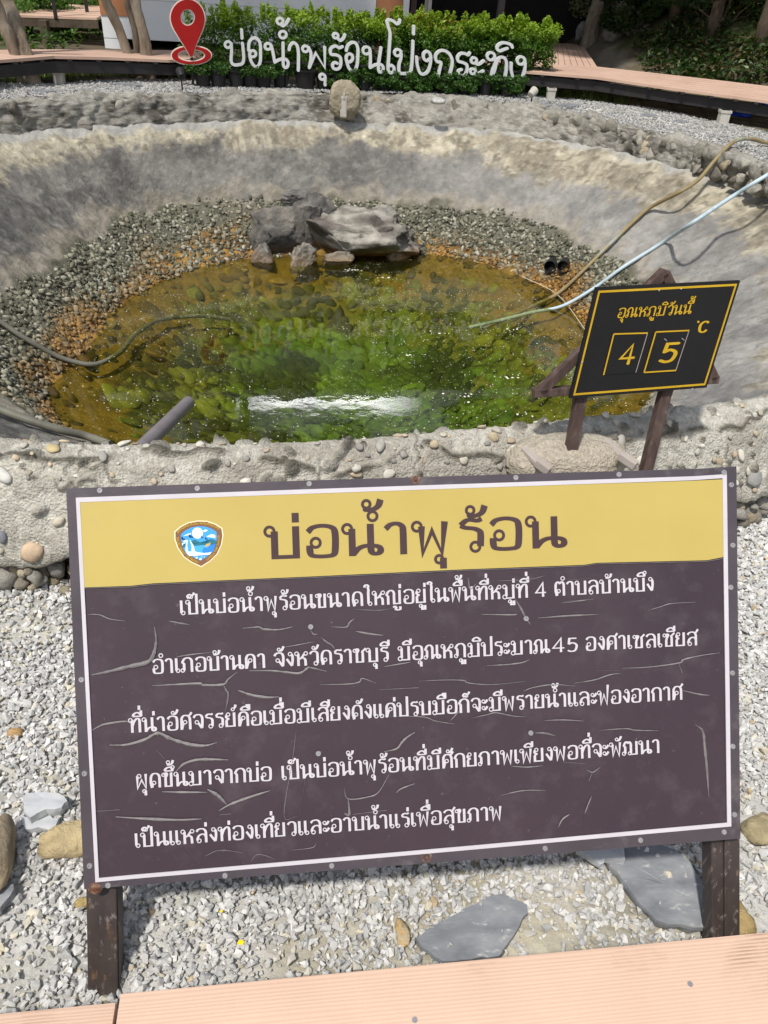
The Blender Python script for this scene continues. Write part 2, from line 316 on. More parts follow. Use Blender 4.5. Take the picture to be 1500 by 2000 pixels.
def stone_batch(pos, size, col, P, flat=.7, nrm=None, tilt=.35, elong=.35, r=None):
    r = r or rng; N = len(pos); pos = np.asarray(pos, float); size = np.broadcast_to(size, (N,)); col = np.broadcast_to(col, (N, 3))
    n = np.tile([0, 0, 1.0], (N, 1)) if nrm is None else np.asarray(nrm, float); n = n + r.normal(size=(N, 3)) * tilt; n /= np.linalg.norm(n, axis=1)[:, None]
    a = r.normal(size=(N, 3)); a -= n * (a * n).sum(1)[:, None]; a /= np.linalg.norm(a, axis=1)[:, None]; b = np.cross(n, a)
    s1 = size * (1 + elong * (r.random(N) * 1.4 - .3)); s2 = size * (1 - elong * .5 * r.random(N)); s3 = size * flat * (.75 + .5 * r.random(N))
    which = r.integers(0, len(P), N); Vs = []; Fs = []; Cs = []; o = 0
    for k, (V, Fc) in enumerate(P):
        idx = np.where(which == k)[0]
        if not len(idx): continue
        W_ = V[None, :, 0:1] * (a[idx] * s1[idx, None])[:, None] + V[None, :, 1:2] * (b[idx] * s2[idx, None])[:, None] + V[None, :, 2:3] * (n[idx] * s3[idx, None])[:, None] + pos[idx][:, None]
        Vs.append(W_.reshape(-1, 3)); Fs.append((Fc[None] + (o + np.arange(len(idx)) * len(V))[:, None, None]).reshape(-1, 3)); Cs.append(np.repeat(col[idx], len(V), 0)); o += len(idx) * len(V)
    return np.vstack(Vs), np.vstack(Fs), np.vstack(Cs)
def merge(bs):
    V = []; Fc = []; C = []; o = 0
    for v, f, c in bs: V.append(v); Fc.append(f + o); C.append(c); o += len(v)
    return np.vstack(V), np.vstack(Fc), np.vstack(C)
def rock(center, sx, sy, sz, seed, col, col2=None, sub=4, jit=.5, rz=0, ridge=.25, freq=1.4, cut=0):
    bm = bmesh.new(); bmesh.ops.create_icosphere(bm, subdivisions=sub, radius=1); V = np.array([v.co[:] for v in bm.verts]); Fc = np.array([[v.index for v in f.verts] for f in bm.faces]); bm.free()
    V = np.sign(V) * np.abs(V) ** .85
    n1 = fbm(V * freq + seed * 3.7, 3, seed); rd = 1 - np.abs(2 * fbm(V * freq * 2.1 + seed, 3, seed + 5) - 1)
    V = V * (1 + jit * (n1 - .5) * 2 + ridge * (rd - .7))[:, None]
    if cut: V = facet(V, seed + 2, cut, .45, .82)
    V += ((1 - np.abs(2 * fbm(V * 3.6 + seed, 4, seed + 19) - 1))[:, None] - .7) * (.20 if cut else .07) * V + (fbm(V * 11, 3, seed + 9)[:, None] - .5) * .09 * V
    c, s = math.cos(rz), math.sin(rz); X = V[:, 0] * sx; Y = V[:, 1] * sy
    P = np.stack([X * c - Y * s, X * s + Y * c, V[:, 2] * sz], 1) + np.array(center)
    t = np.clip((fbm(V * 2.3 + 11, 4, seed + 3) - .35) / .3, 0, 1); C = mix(col, col2 if col2 is not None else np.array(col) * .7, t)
    return P, Fc, C
# leaves: small folded quads
def leaf_batch(pos, size, col, r=None, up=.3, asp=.5):
    r = r or rng; N = len(pos); pos = np.asarray(pos, float); size = np.broadcast_to(size, (N,)); col = np.broadcast_to(col, (N, 3))
    n = r.normal(size=(N, 3)); n[:, 2] = np.abs(n[:, 2]) + up; n /= np.linalg.norm(n, axis=1)[:, None]
    a = r.normal(size=(N, 3)); a -= n * (a * n).sum(1)[:, None]; a /= np.linalg.norm(a, axis=1)[:, None]; b = np.cross(n, a); s = size[:, None]
    V = np.stack([pos - a * s, pos + b * s * asp + n * s * .18, pos + a * s * 1.1, pos - b * s * asp + n * s * .18], 1).reshape(-1, 3)
    Fc = (np.arange(N)[:, None] * 4 + np.array([[0, 1, 2, 3]])).astype(np.int32)
    Fc = np.vstack([Fc[:, [0, 1, 2]], Fc[:, [0, 2, 3]]])
    return V, Fc, np.repeat(col, 4, 0)
def clumps(N, centers, radii, r, shell=.55):
    k = r.integers(0, len(centers), N); d = r.normal(size=(N, 3)); d /= np.linalg.norm(d, axis=1)[:, None]
    rad = shell + (1 - shell) * r.random(N) ** .7
    return np.asarray(centers)[k] + d * np.asarray(radii)[k] * rad[:, None], k
def leafcol(N, r, c1, c2, k=None): 
    t = r.random(N)
    if k is not None: t = np.clip(.6 * t + .4 * np.random.default_rng(3).random(int(k.max()) + 1)[k], 0, 1)
    return mix(np.array(c1), np.array(c2), t) * (.8 + .4 * r.random((N, 1)))
# ------------------------------------------------------------------ the pool's plan: rings around its centre
CEN = np.array([-.2, 6.3])
def ring(px, z, extra=()):
    a = []
    for (u, v) in px:
        p = gz(u, v, z); d = p[:2] - CEN; a.append((math.degrees(math.atan2(d[1], d[0])) % 360, math.hypot(*d)))
    a += [(t % 360, r) for t, r in extra]; a.sort(); T = np.array([q[0] for q in a]); Rr = np.array([q[1] for q in a])
    g = np.arange(0, 360, 1.0); y = np.interp(g, np.concatenate([T - 360, T, T + 360]), np.tile(Rr, 3))
    k = np.exp(-np.linspace(-2, 2, 15) ** 2); k /= k.sum(); y = np.convolve(np.concatenate([y[-7:], y, y[:7]]), k, 'valid')
    return lambda th: np.interp(np.asarray(th) % 360, np.append(g, 360), np.append(y, y[0]))
ZB, ZC, ZD, ZE = .42, .17, -.5, -.9
rB = ring([(5, 856), (300, 858), (520, 855), (750, 840), (930, 825), (1200, 802), (1340, 785), (1500, 765), (0, 200), (150, 191), (300, 186), (600, 184), (800, 186), (1000, 202), (1250, 252), (1400, 292), (1500, 327)], .43)
rC = ring([(0, 262), (150, 250), (300, 243), (500, 236), (750, 242), (1000, 258), (1150, 285), (1300, 325), (1400, 350), (1500, 380)], ZC, [(-150, 3.95), (-125, 4.2), (-103, 4.32), (-93, 4.12), (-83, 3.95), (-75, 3.88), (-60, 3.85), (-30, 3.75), (0, 3.75)])
rD = ring([(0, 570), (100, 520), (200, 445), (300, 400), (500, 388), (700, 392), (850, 400), (1000, 420), (1120, 470), (1230, 530), (1290, 720)], ZD, [(-140, 3.1), (-110, 3.1), (-90, 3.0), (-60, 2.8)])
rE = ring([(150, 855), (85, 760), (170, 690), (230, 600), (320, 545), (420, 515), (640, 497), (800, 495), (900, 503), (1000, 535), (1080, 570), (1145, 640), (1300, 790)], ZE, [(-115, 2.7), (-80, 2.6), (-50, 2.5)])
rG = ring([(0, 168), (115, 167), (300, 158), (560, 162), (800, 172), (1030, 186), (1200, 203), (1350, 230), (1500, 258)], .42, [(0, 5.2), (-20, 9), (-60, 30), (-120, 30), (-160, 9), (180, 5.5)])
def polar(th, r): t = np.radians(th); return CEN[0] + r * np.cos(t), CEN[1] + r * np.sin(t)
def nearw(th):   # 1 on the visitor's side, 0 on the far side
    d = np.abs((np.asarray(th) + 90 + 180) % 360 - 180); return 1 - ss(48, 100, d)
def gh(x, y):
    x = np.asarray(x, float); y = np.asarray(y, float)
    z = .42 * ss(3.2, 6.2, y + .05 * np.abs(x))
    hill = .42 * np.maximum(0, y - (13.3 - .45 * x)) * ss(2.2, 5.0, x); hill = 9 * (1 - np.exp(-hill / 9))
    back = .16 * np.maximum(0, y - 16) * (1 - ss(2.2, 5.0, x)); back = 7 * (1 - np.exp(-back / 7))
    P = np.stack([x, y, x * 0], -1)
    return z + hill + back + (fbm(P * 1.7, 3, 4) - .5) * .05 + (fbm(P * .5, 2, 9) - .5) * .25 * ss(12.5, 18, y)
# ------------------------------------------------------------------ ground sheet (open only where the pool is)
def build_ground():
    th = np.linspace(0, 360, 541)[:-1]; k = 150; s = np.linspace(0, 1, k)
    TH, S = np.meshgrid(th, s, indexing='ij'); r0 = rB(TH) + .16; R_ = r0 + (180 - r0) * (.012 * S + .988 * S ** 4.2)
    X, Y = polar(TH, R_); Z = gh(X, Y)
    fz = np.clip((R_ - r0) / .5, 0, 1); Z = np.where(fz < 1, Z - (1 - fz) * .05 * (1 - nearw(TH)), Z)
    P = np.stack([X, Y, Z], -1); n1 = fbm(P * 3, 4, 1); n2 = fbm(P * .9, 4, 2)
    c = mix((.46, .45, .41), (.58, .57, .54), ss(.35, .6, n1)); c = mix(c, (.46, .42, .31), ss(.55, .7, fbm(P * 2.2, 3, 8)) * .8 * ss(4, 3, Y))
    soil = mix((.085, .066, .044), (.15, .12, .08), n1); soil = mix(soil, (.06, .085, .022), ss(.5, .64, n2)); soil = mix(soil, (.055, .075, .02), ss(13.5, 15, Y) * ss(.38, .55, n1))
    # worn earth path climbing between the trees, up the bank
    pth = np.abs(X - (2.6 + .42 * (Y - 13) + .5 * np.sin(Y * .7))); soil = mix(soil, (.2, .18, .145), ss(.5, .2, pth + (n1 - .5) * .6) * ss(12.4, 13, Y) * ss(28, 24, Y))
    c = mix(c, soil, ss(-.12, .25, R_ - rG(TH) + (n1 - .5) * .5))
    V = P.reshape(-1, 3); i = np.arange(540)[:, None]; j = np.arange(k - 1)[None]; a = i * k + j; b = ((i + 1) % 540) * k + j
    Fc = np.stack([a, a + 1, b + 1, b], -1).reshape(-1, 4)
    o = mknp('ground', V, Fc, M['ground'], smooth=True, col=c.reshape(-1, 3)); tag(o, 'grey gravel yard and brown forest soil round the hot spring pool', 'ground', kind='structure')
build_ground()
# ------------------------------------------------------------------ plastered basin and its bed
def build_basin():
    th = np.linspace(0, 360, 1201)[:-1]; q = np.concatenate([np.linspace(0, 1, 90)[:-1], np.linspace(1, 2, 46)[:-1], np.linspace(2, 3.6, 76)])
    TH, Q = np.meshgrid(th, q, indexing='ij'); rc, rd, re = rC(TH) + .03, rD(TH), rE(TH)
    t1 = np.clip(Q, 0, 1); t2 = np.clip(Q - 1, 0, 1); t3 = np.clip((Q - 2) / 1.6, 0, 1)
    R_ = rc + (rd - rc) * t1 + (re - rd) * t2 + (0 - re) * t3
    Z = ZC + (ZD - ZC) * (t1 * .8 + .2 * t1 ** 2) + (ZE - ZD) * t2 - .62 * (1 - (1 - t3) ** 2.2)
    X, Y = polar(TH, R_); P = np.stack([X, Y, Z], -1)
    n1 = fbm(P * 2.2, 4, 31); n2 = fbm(P * 6, 4, 37); n3 = fbm(P * np.array([14, 14, 14]), 4, 41)
    st = .6 * fbm(np.stack([TH * .16, Q * 2.6, Z * 0], -1), 5, 43) + .4 * fbm(P * np.array([5, 5, 5]), 4, 44)          # streaks that run down the slope
    Z = Z + (n1 - .5) * .09 * ss(0, .15, Q) + (n2 - .5) * .07 + (n3 - .5) * .035; P[..., 2] = Z
    n4 = fbm(P * np.array([26, 26, 26]), 3, 47); c = mix((.39, .35, .26), (.53, .485, .375), ss(.3, .65, n2)); c = mix(c, (.25, .22, .165), ss(.48, .66, n1) * .75); c = mix(c, (.17, .15, .11), ss(.53, .66, n3) * .7); c = mix(c, (.62, .58, .48), ss(.55, .68, n4) * .35); c = mix(c, (.2, .185, .15), ss(.5, .62, fbm(np.stack([TH * 1.3, Q * 1.2, Z * 0], -1), 4, 49)) * ss(.05, .25, Q) * .45)
    grey = mix((.12, .115, .108), (.215, .208, .19), ss(.3, .65, st)); grey = mix(grey, (.09, .088, .085), ss(.5, .62, n1) * .7); grey = mix(grey, (.36, .345, .31), ss(.56, .68, n4) * .2 + ss(.55, .7, n3) * .25)
    right = ss(120, 40, np.abs((TH + 180) % 360 - 180))                # the right bank is a paler grey
    grey = mix(grey, mix((.25, .245, .235), (.37, .36, .34), ss(.35, .65, st)), right * .8)
    lo = .36 + (st - .5) * .5 + (n1 - .5) * .45 + (n3 - .5) * .3 + .1 * right; c = mix(c, grey, ss(-.06, .09, Q - lo))
    c = mix(c, (.36, .32, .245), ss(.80, .98, Q + (n2 - .5) * .4) * .55)
    c = mix(c, (.41, .405, .38), ss(.12, .03, Q + (n2 - .5) * .16 + (n1 - .5) * .14))     # lime fringe below the wall
    bank = mix((.085, .085, .06), (.2, .19, .145), n3); c = mix(c, bank, ss(.97, 1.10, Q + (n2 - .5) * .35))
    rust = mix((.20, .10, .025), (.40, .23, .06), ss(.35, .62, n3)); rust = mix(rust, (.13, .075, .03), ss(.5, .65, n2))
    c = mix(c, rust, ss(1.45, 1.75, Q + (n1 - .5) * .7))
    yel = mix((.36, .21, .032), (.22, .135, .022), n2); c = mix(c, yel, ss(1.98, 2.08, Q)); c = mix(c, mix((.24, .225, .03), (.13, .145, .025), n2), ss(2.18, 2.5, Q + (n1 - .5) * .5))
    c = mix(c, mix((.14, .21, .03), (.07, .14, .03), n2), ss(2.55, 3.0, Q + (n1 - .5) * .6)); c = mix(c, (.025, .032, .008), ss(.46, .6, n1 * .4 + n3 * .6) * ss(2.1, 2.3, Q) * .85)
    K = len(q); V = P.reshape(-1, 3); i = np.arange(1200)[:, None]; j = np.arange(K - 1)[None]; a = i * K + j; b = ((i + 1) % 1200) * K + j
    Fc = np.stack([a, b, b + 1, a + 1], -1).reshape(-1, 4)
    o = mknp('pool_basin', V, Fc, M['basin'], smooth=True, col=c.reshape(-1, 3)); tag(o, 'stained plaster basin of the hot spring sloping down to the water', 'basin', kind='structure')
def bowl(th, Qv):
    rc, rd, re = rC(th) + .03, rD(th), rE(th); t1 = np.clip(Qv, 0, 1); t2 = np.clip(Qv - 1, 0, 1); t3 = np.clip((Qv - 2) / 1.6, 0, 1)
    R_ = rc + (rd - rc) * t1 + (re - rd) * t2 - re * t3
    Z = ZC + (ZD - ZC) * (t1 * .8 + .2 * t1 ** 2) + (ZE - ZD) * t2 - .62 * (1 - (1 - t3) ** 2.2)
    X, Y = polar(th, R_); P = np.stack([X, Y, Z], -1)
    P[..., 2] += (fbm(P * 2.2, 4, 31) - .5) * .09 * ss(0, .15, Qv) + (fbm(P * 6, 4, 37) - .5) * .05
    e = np.radians(th); sl = .7; nr = np.stack([-np.cos(e) * sl, -np.sin(e) * sl, np.ones_like(e)], -1); nr /= np.linalg.norm(nr, axis=-1)[..., None]
    return P, nr
build_basin()
def build_pebble_bank():
    r = np.random.default_rng(11); B = []
    for N, lo, hi, s0, s1 in ((13000, .97, 2.02, .012, .034), (13000, .95, 2.05, .006, .015)):
        th = r.random(N) * 360; Q = lo + (hi - lo) * r.random(N); keep = (Q > 1.0 + (fbm(np.stack([th * .12, Q * 0, Q * 0], -1), 3, 5) - .5) * .3)
        edge = np.clip((Q - 1) * 3, .25, 1); keep &= r.random(N) < edge + .35
        th, Q = th[keep], Q[keep]; P, n = bowl(th, Q); s = s0 + (s1 - s0) * r.random(len(th)) ** 1.4
        g = mix((.14, .14, .098), (.34, .325, .25), r.random(len(th)) ** 1.3); g = mix(g, (.075, .078, .052), (r.random(len(th)) < .38) * .9); g = mix(g, (.44, .42, .35), (r.random(len(th)) < .08) * .8)
        ru = mix((.24, .115, .022), (.46, .27, .085), r.random(len(th))); ru = mix(ru, (.09, .06, .03), (r.random(len(th)) < .3) * .85); w = ss(1.42, 1.95, Q + (fbm(P * 2.2, 4, 7) - .5) * 2.0); w = w * (.35 + .65 * ss(100, 40, np.abs((th - 20 + 180) % 360 - 180)) + .4 * ss(60, 20, np.abs((th - 215 + 180) % 360 - 180))); g = mix(g, ru, np.clip(w, 0, 1))
        B.append(stone_batch(P + n * (s * .25)[:, None], s, g, PR_F1 if s1 > .02 else PR_ANG[:6], flat=.55, nrm=n, tilt=.45, elong=.6, r=r))
    V, Fc, C = merge(B); o = mknp('pebble_bank', V, Fc, M['cobble'], smooth=False, col=C)
    o.data.polygons.foreach_set('use_smooth', np.ones(len(o.data.polygons), bool)); tag(o, 'grey and rust stained pebbles set in the bank just above the water', 'pebbles', kind='stuff')
    # stones on the bed under the water
    N = 3000; th = r.random(N) * 360; Q = 2.0 + 1.55 * r.random(N) ** .75; P, n = bowl(th, Q); s = .035 + .085 * r.random(N) ** 2.2
    t_ = np.clip(fbm(P * 3.1, 3, 17) * 1.6 - .3 + .3 * (r.random(N) - .5), 0, 1); c1 = mix((.36, .215, .035), (.22, .135, .025), t_); c2 = mix((.27, .27, .035), (.15, .17, .025), t_); c3 = mix((.17, .26, .03), (.08, .16, .03), t_)
    q2 = Q + (fbm(P * 1.5, 3, 3) - .5) * .7; C = mix(mix(c1, c2, ss(2.12, 2.4, q2)), c3, ss(2.5, 2.9, q2)) * (.55 + .55 * r.random((N, 1))) * (1 - .7 * ss(.5, .62, fbm(P * 2.1, 3, 8)))[:, None]
    V, Fc, C = stone_batch(P - n * (s * .12)[:, None], s, C, PR_FAC, flat=.44, nrm=n, tilt=.25, elong=.5, r=r)
    o = mknp('bed_stones', V, Fc, M['cobble'], smooth=True, col=C); tag(o, 'algae coated stones lying on the bed under the green water', 'stones', kind='stuff')
build_pebble_bank()
def build_water():
    th = np.linspace(0, 360, 181)[:-1]; X, Y = polar(th, rE(th) + .45); g = G(); V = [(x, y, ZE) for x, y in zip(X, Y)] + [(CEN[0], CEN[1], ZE)]
    g.add(V, [(i, (i + 1) % 180, 180) for i in range(180)]); o = mk('water', g, M['water'], base=(CEN[0], CEN[1], ZE)); tag(o, 'clear green and amber hot spring water filling the basin', 'water', kind='structure')
    r = np.random.default_rng(21); N = 7500; th = r.random(N) * 360; rr = rE(th) * np.sqrt(r.random(N)) * .97; X, Y = polar(th, rr)
    k = fbm(np.stack([X, Y, X * 0], -1) * 1.1, 3, 6) + ss(7.3, 4.5, Y) * .25; m = k > .5; X, Y = X[m], Y[m]; s = .0022 + .0042 * r.random(len(X)) ** 4
    for cx, cy, n_ in ((.9, 5.6, 9), (.55, 5.2, 8), (.95, 5.0, 6), (.1, 5.9, 8), (1.0, 6.6, 6), (-.5, 7.9, 14), (-.2, 7.75, 10), (.35, 6.4, 7)):
        X = np.append(X, cx + r.normal(size=n_) * .06); Y = np.append(Y, cy + r.normal(size=n_) * .03); s = np.append(s, .004 + .009 * r.random(n_))
    V, Fc, C = stone_batch(np.stack([X, Y, np.full(len(X), ZE + .002)], -1), s, (.8, .8, .7), PR_ANG[:3], flat=.3, tilt=.05, r=r)
    o = mknp('foam_flecks', V, Fc, M['foam'], col=C); tag(o, 'tiny pale foam flecks floating on the pool water', 'foam', kind='stuff')
build_water()
# ------------------------------------------------------------------ the stone wall round the pool
def build_wall():
    base = (CEN[0], CEN[1], 0); T = thing('stone_wall', 'round mortared stone and pebble wall enclosing the hot spring pool', 'wall', base)
    th = np.concatenate([np.linspace(-130, -50, 1150)[:-1], np.linspace(-50, 230, 700)[:-1]]); w = nearw(th)[:, None]
    near = np.array([(.05, .0), (.03, .2), (.0, .37), (.012, .415), (.045, .435), (.09, .43), (.125, .405), (.16, .36), (.22, .22), (.25, .155), (.255, .125), (.18, .10), (.155, .05), (.17, -.06)])
    far = np.array([(.10, -.02), (.05, .10), (.03, .20), (.015, .30), (.015, .385), (.04, .42), (.07, .435), (.11, .44), (.15, .435), (.18, .42), (.2, .39), (.22, .33), (.23, .25), (.24, .2)])
    def dense(p, n=190):
        d = np.append(0, np.cumsum(np.linalg.norm(np.diff(p, axis=0), axis=1) + .012)); t = np.linspace(0, d[-1], n); return np.stack([np.interp(t, d, p[:, 0]), np.interp(t, d, p[:, 1])], 1)
    K = 190; pn, pf = dense(near, K), dense(far, K)
    fr = rC(th)[:, None] + (rB(th) - rC(th))[:, None] * np.clip((pf[None, :, 1] - .15) / .25, 0, 1)
    R_ = w * (rB(th)[:, None] + pn[None, :, 0]) + (1 - w) * (fr + pf[None, :, 0]); Z = w * pn[None, :, 1] + (1 - w) * pf[None, :, 1]
    X, Y = polar(th[:, None], R_); P = np.stack([X, Y, Z], -1)
    du = np.gradient(P, axis=0); dv = np.gradient(P, axis=1); Nn = np.cross(du, dv); Nn /= np.linalg.norm(Nn, axis=-1)[..., None] + 1e-9
    n1 = fbm(P * 3, 3, 51); n2 = fbm(P * 11, 4, 53); n3 = fbm(P * 45, 3, 57)
    rub = 1 - np.abs(2 * fbm(P * 5.5, 3, 59) - 1)
    d = w * ((n1 - .5) * .02 + (n2 - .5) * .014 + (n3 - .5) * .012) + (1 - w) * ((n1 - .5) * .09 + (rub - .75) * .10 + (n2 - .5) * .06 + (n3 - .5) * .02)
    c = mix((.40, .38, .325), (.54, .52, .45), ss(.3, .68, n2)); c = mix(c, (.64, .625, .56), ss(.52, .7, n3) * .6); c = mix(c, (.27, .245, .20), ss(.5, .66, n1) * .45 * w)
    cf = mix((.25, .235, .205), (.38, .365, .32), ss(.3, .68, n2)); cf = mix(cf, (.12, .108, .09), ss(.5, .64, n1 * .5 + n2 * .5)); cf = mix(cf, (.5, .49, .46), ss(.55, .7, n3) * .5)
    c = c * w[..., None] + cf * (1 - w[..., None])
    ang = th[:, None] + 0 * Z; sv = np.linspace(0, 1, K)[None, :] + 0 * Z
    # cast joint line along the top roll, wandering, with short cracks off it
    ln = .50 + (fbm(np.stack([th * .35, th * 0, th * 0], -1), 3, 61) - .5)[:, None] * .16; g = np.exp(-((sv - ln) / .009) ** 2) * w * ss(.35, .5, fbm(np.stack([th * .9, th * 0, th * 0], -1), 3, 67))[:, None]
    rr = random.Random(5)
    for _ in range(26):
        a0 = -122 + 66 * rr.random(); s0 = .3 + .4 * rr.random(); sl = (rr.random() - .5) * .05; L_ = .5 + 1.6 * rr.random(); steep = rr.random() < .35
        wig = (fbm(np.stack([th * 2.2, th * 0 + a0, th * 0], -1), 3, 71)[:, None] - .5) * .09
        if steep: g = np.maximum(g, .8 * np.exp(-((ang - a0 - (fbm(np.stack([sv * 14, sv * 0 + a0, sv * 0], -1), 3, 73) - .5) * 1.4) / .05) ** 2) * ss(.12, .06, np.abs(sv - s0)) * w)
        else: g = np.maximum(g, .8 * np.exp(-((sv - s0 - wig - sl * (ang - a0)) / .0065) ** 2) * ss(L_, L_ * .6, np.abs(ang - a0)) * w)
    d = d - .014 * g; c = mix(c, (.09, .08, .06), g * .9)
    for _ in range(190):     # sockets where pebbles have dropped out
        a0 = -120 + 66 * rr.random(); s0 = .31 + .45 * rr.random(); ra = .10 + .36 * rr.random() ** 1.8; rs = ra * (.035 + .04 * rr.random()); tl = (rr.random() - .5) * .08
        q = ((ang - a0) / ra) ** 2 + ((sv - s0 - tl * (ang - a0)) / rs) ** 2; e = np.clip(1.15 - q, 0, 1) ** .5 * w; d = d - .02 * e; c = mix(c, (.085, .078, .06), np.clip(1.2 - q, 0, 1) ** .5 * .85 * w * (.5 + .5 * rr.random()))
    # ragged lower lip, undercut below
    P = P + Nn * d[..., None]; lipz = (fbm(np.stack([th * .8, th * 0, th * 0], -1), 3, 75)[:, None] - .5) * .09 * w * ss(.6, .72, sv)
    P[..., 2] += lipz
    c = mix(c, (.07, .06, .042), ss(.74, .80, sv) * w)  # undercut colour darkened to paint in the shade below the lip
    V = P.reshape(-1, 3); n = len(th); i = np.arange(n)[:, None]; j = np.arange(K - 1)[None]; a = i * K + j; b = ((i + 1) % n) * K + j
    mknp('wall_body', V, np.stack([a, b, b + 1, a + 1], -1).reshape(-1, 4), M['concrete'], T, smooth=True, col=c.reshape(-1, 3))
    # pebbles set in the near face
    r = np.random.default_rng(17); N = 420; ti = r.integers(60, 1090, N); si = (K * (.34 + .40 * r.random(N) ** .9)).astype(int); s = .006 + .017 * r.random(N) ** 2
    pal = np.array([(.52, .49, .42), (.46, .42, .33), (.36, .345, .31), (.48, .40, .28), (.56, .54, .47), (.30, .285, .26), (.45, .36, .27)]); C = pal[r.integers(0, len(pal), N)] * (.85 + .3 * r.random((N, 1)))
    B = [stone_batch(P[ti, si] - Nn[ti, si] * (s * .30)[:, None], s, C, PR_FAC, flat=.45, nrm=Nn[ti, si], tilt=.12, elong=.5, r=r)]
    def at(u, v, s, col, el=.3):   # the pebbles one can pick out, where they sit
        p = gz(u, v, .3); k = np.argmin(((P[:1150] - EYE) / np.linalg.norm(P[:1150] - EYE, axis=-1)[..., None] @ ((p - EYE) / np.linalg.norm(p - EYE))) * -1); ii, jj = np.unravel_index(k, (1150, K))
        B.append(stone_batch(P[ii, jj][None] - Nn[ii, jj][None] * s * .25, s * 1.0, rgb(*[q * .93 for q in col]), PR_RND, flat=.45, nrm=Nn[ii, jj][None], tilt=.03, elong=el, r=r))
    for u, v, s, col in ((62, 1078, .032, (205, 180, 152)), (96, 1110, .024, (214, 188, 142)), (98, 1035, .014, (198, 205, 195)), (10, 995, .014, (200, 190, 160)), (8, 930, .022, (205, 204, 198)), (105, 878, .02, (196, 178, 135)), (58, 872, .022, (200, 165, 125)), (128, 932, .022, (205, 200, 170)), (80, 932, .012, (210, 205, 185)), (697, 898, .022, (180, 165, 140)), (1145, 945, .02, (190, 180, 160)), (1315, 882, .022, (190, 165, 135)), (1432, 892, .026, (185, 165, 135)), (1470, 935, .034, (165, 165, 160)), (1352, 872, .022, (205, 190, 165)), (1245, 845, .02, (200, 190, 170)), (1250, 878, .02, (175, 178, 178)), (1372, 828, .016, (190, 165, 130)), (1425, 826, .02, (195, 180, 150)), (635, 915, .016, (210, 195, 170)), (775, 895, .016, (200, 195, 180)), (905, 898, .016, (200, 195, 178)), (845, 892, .015, (195, 185, 165)), (1490, 895, .03, (180, 185, 190)), (5, 1048, .018, (140, 142, 150)), (40, 1000, .013, (205, 200, 180))): at(u, v, s, col)
    V, Fc, C = merge(B); o = mknp('set_pebbles', V, Fc, M['cobble'], T, smooth=True, col=C)
    # rubble showing under the lip
    N = 330; t = -122 + 68 * r.random(N); X, Y = polar(t, rB(t) + .195 + .06 * r.random(N)); z = .005 + .085 * r.random(N); s = .014 + .034 * r.random(N) ** 1.3; C = np.array([(.42, .35, .24), (.36, .34, .30), (.28, .25, .2), (.47, .41, .30)])[r.integers(0, 4, N)]
    V, Fc, C = stone_batch(np.stack([X, Y, z], 1), s, C, PR_FAC, flat=.8, tilt=.8, r=r); mknp('base_stones', V, Fc, M['rock'], T, smooth=True, col=C)
    # stones mortared into the far face
    N = 300; t = 14 + 160 * r.random(N); lv = r.random(N); R_ = rB(t) - .005 + .03 * r.random(N); s = .04 + .075 * r.random(N) ** 1.4; z = .2 + .2 * lv; keep = (t < 100) | (r.random(N) < .05); t, R_, s, z = t[keep], R_[keep], s[keep], z[keep]
    X, Y = polar(t, R_); e = np.radians(t); nr = np.stack([-np.cos(e), -np.sin(e), e * 0 + .2], -1); C = mix((.24, .225, .19), (.42, .40, .34), r.random(len(t))); C = mix(C, (.5, .42, .29), (r.random(len(t)) < .1) * .8); C = mix(C, (.17, .155, .13), (r.random(len(t)) < .2) * .8)
    V, Fc, C = stone_batch(np.stack([X, Y, z], 1), s, C, PR_BLK, flat=.6, nrm=nr, tilt=.25, elong=.3, r=r); V = V + (fbm(V * 11, 3, 3)[:, None] - .5) * .045
    mknp('mortared_stones', V, Fc, M['rock'], T, smooth=True, col=C)
build_wall()
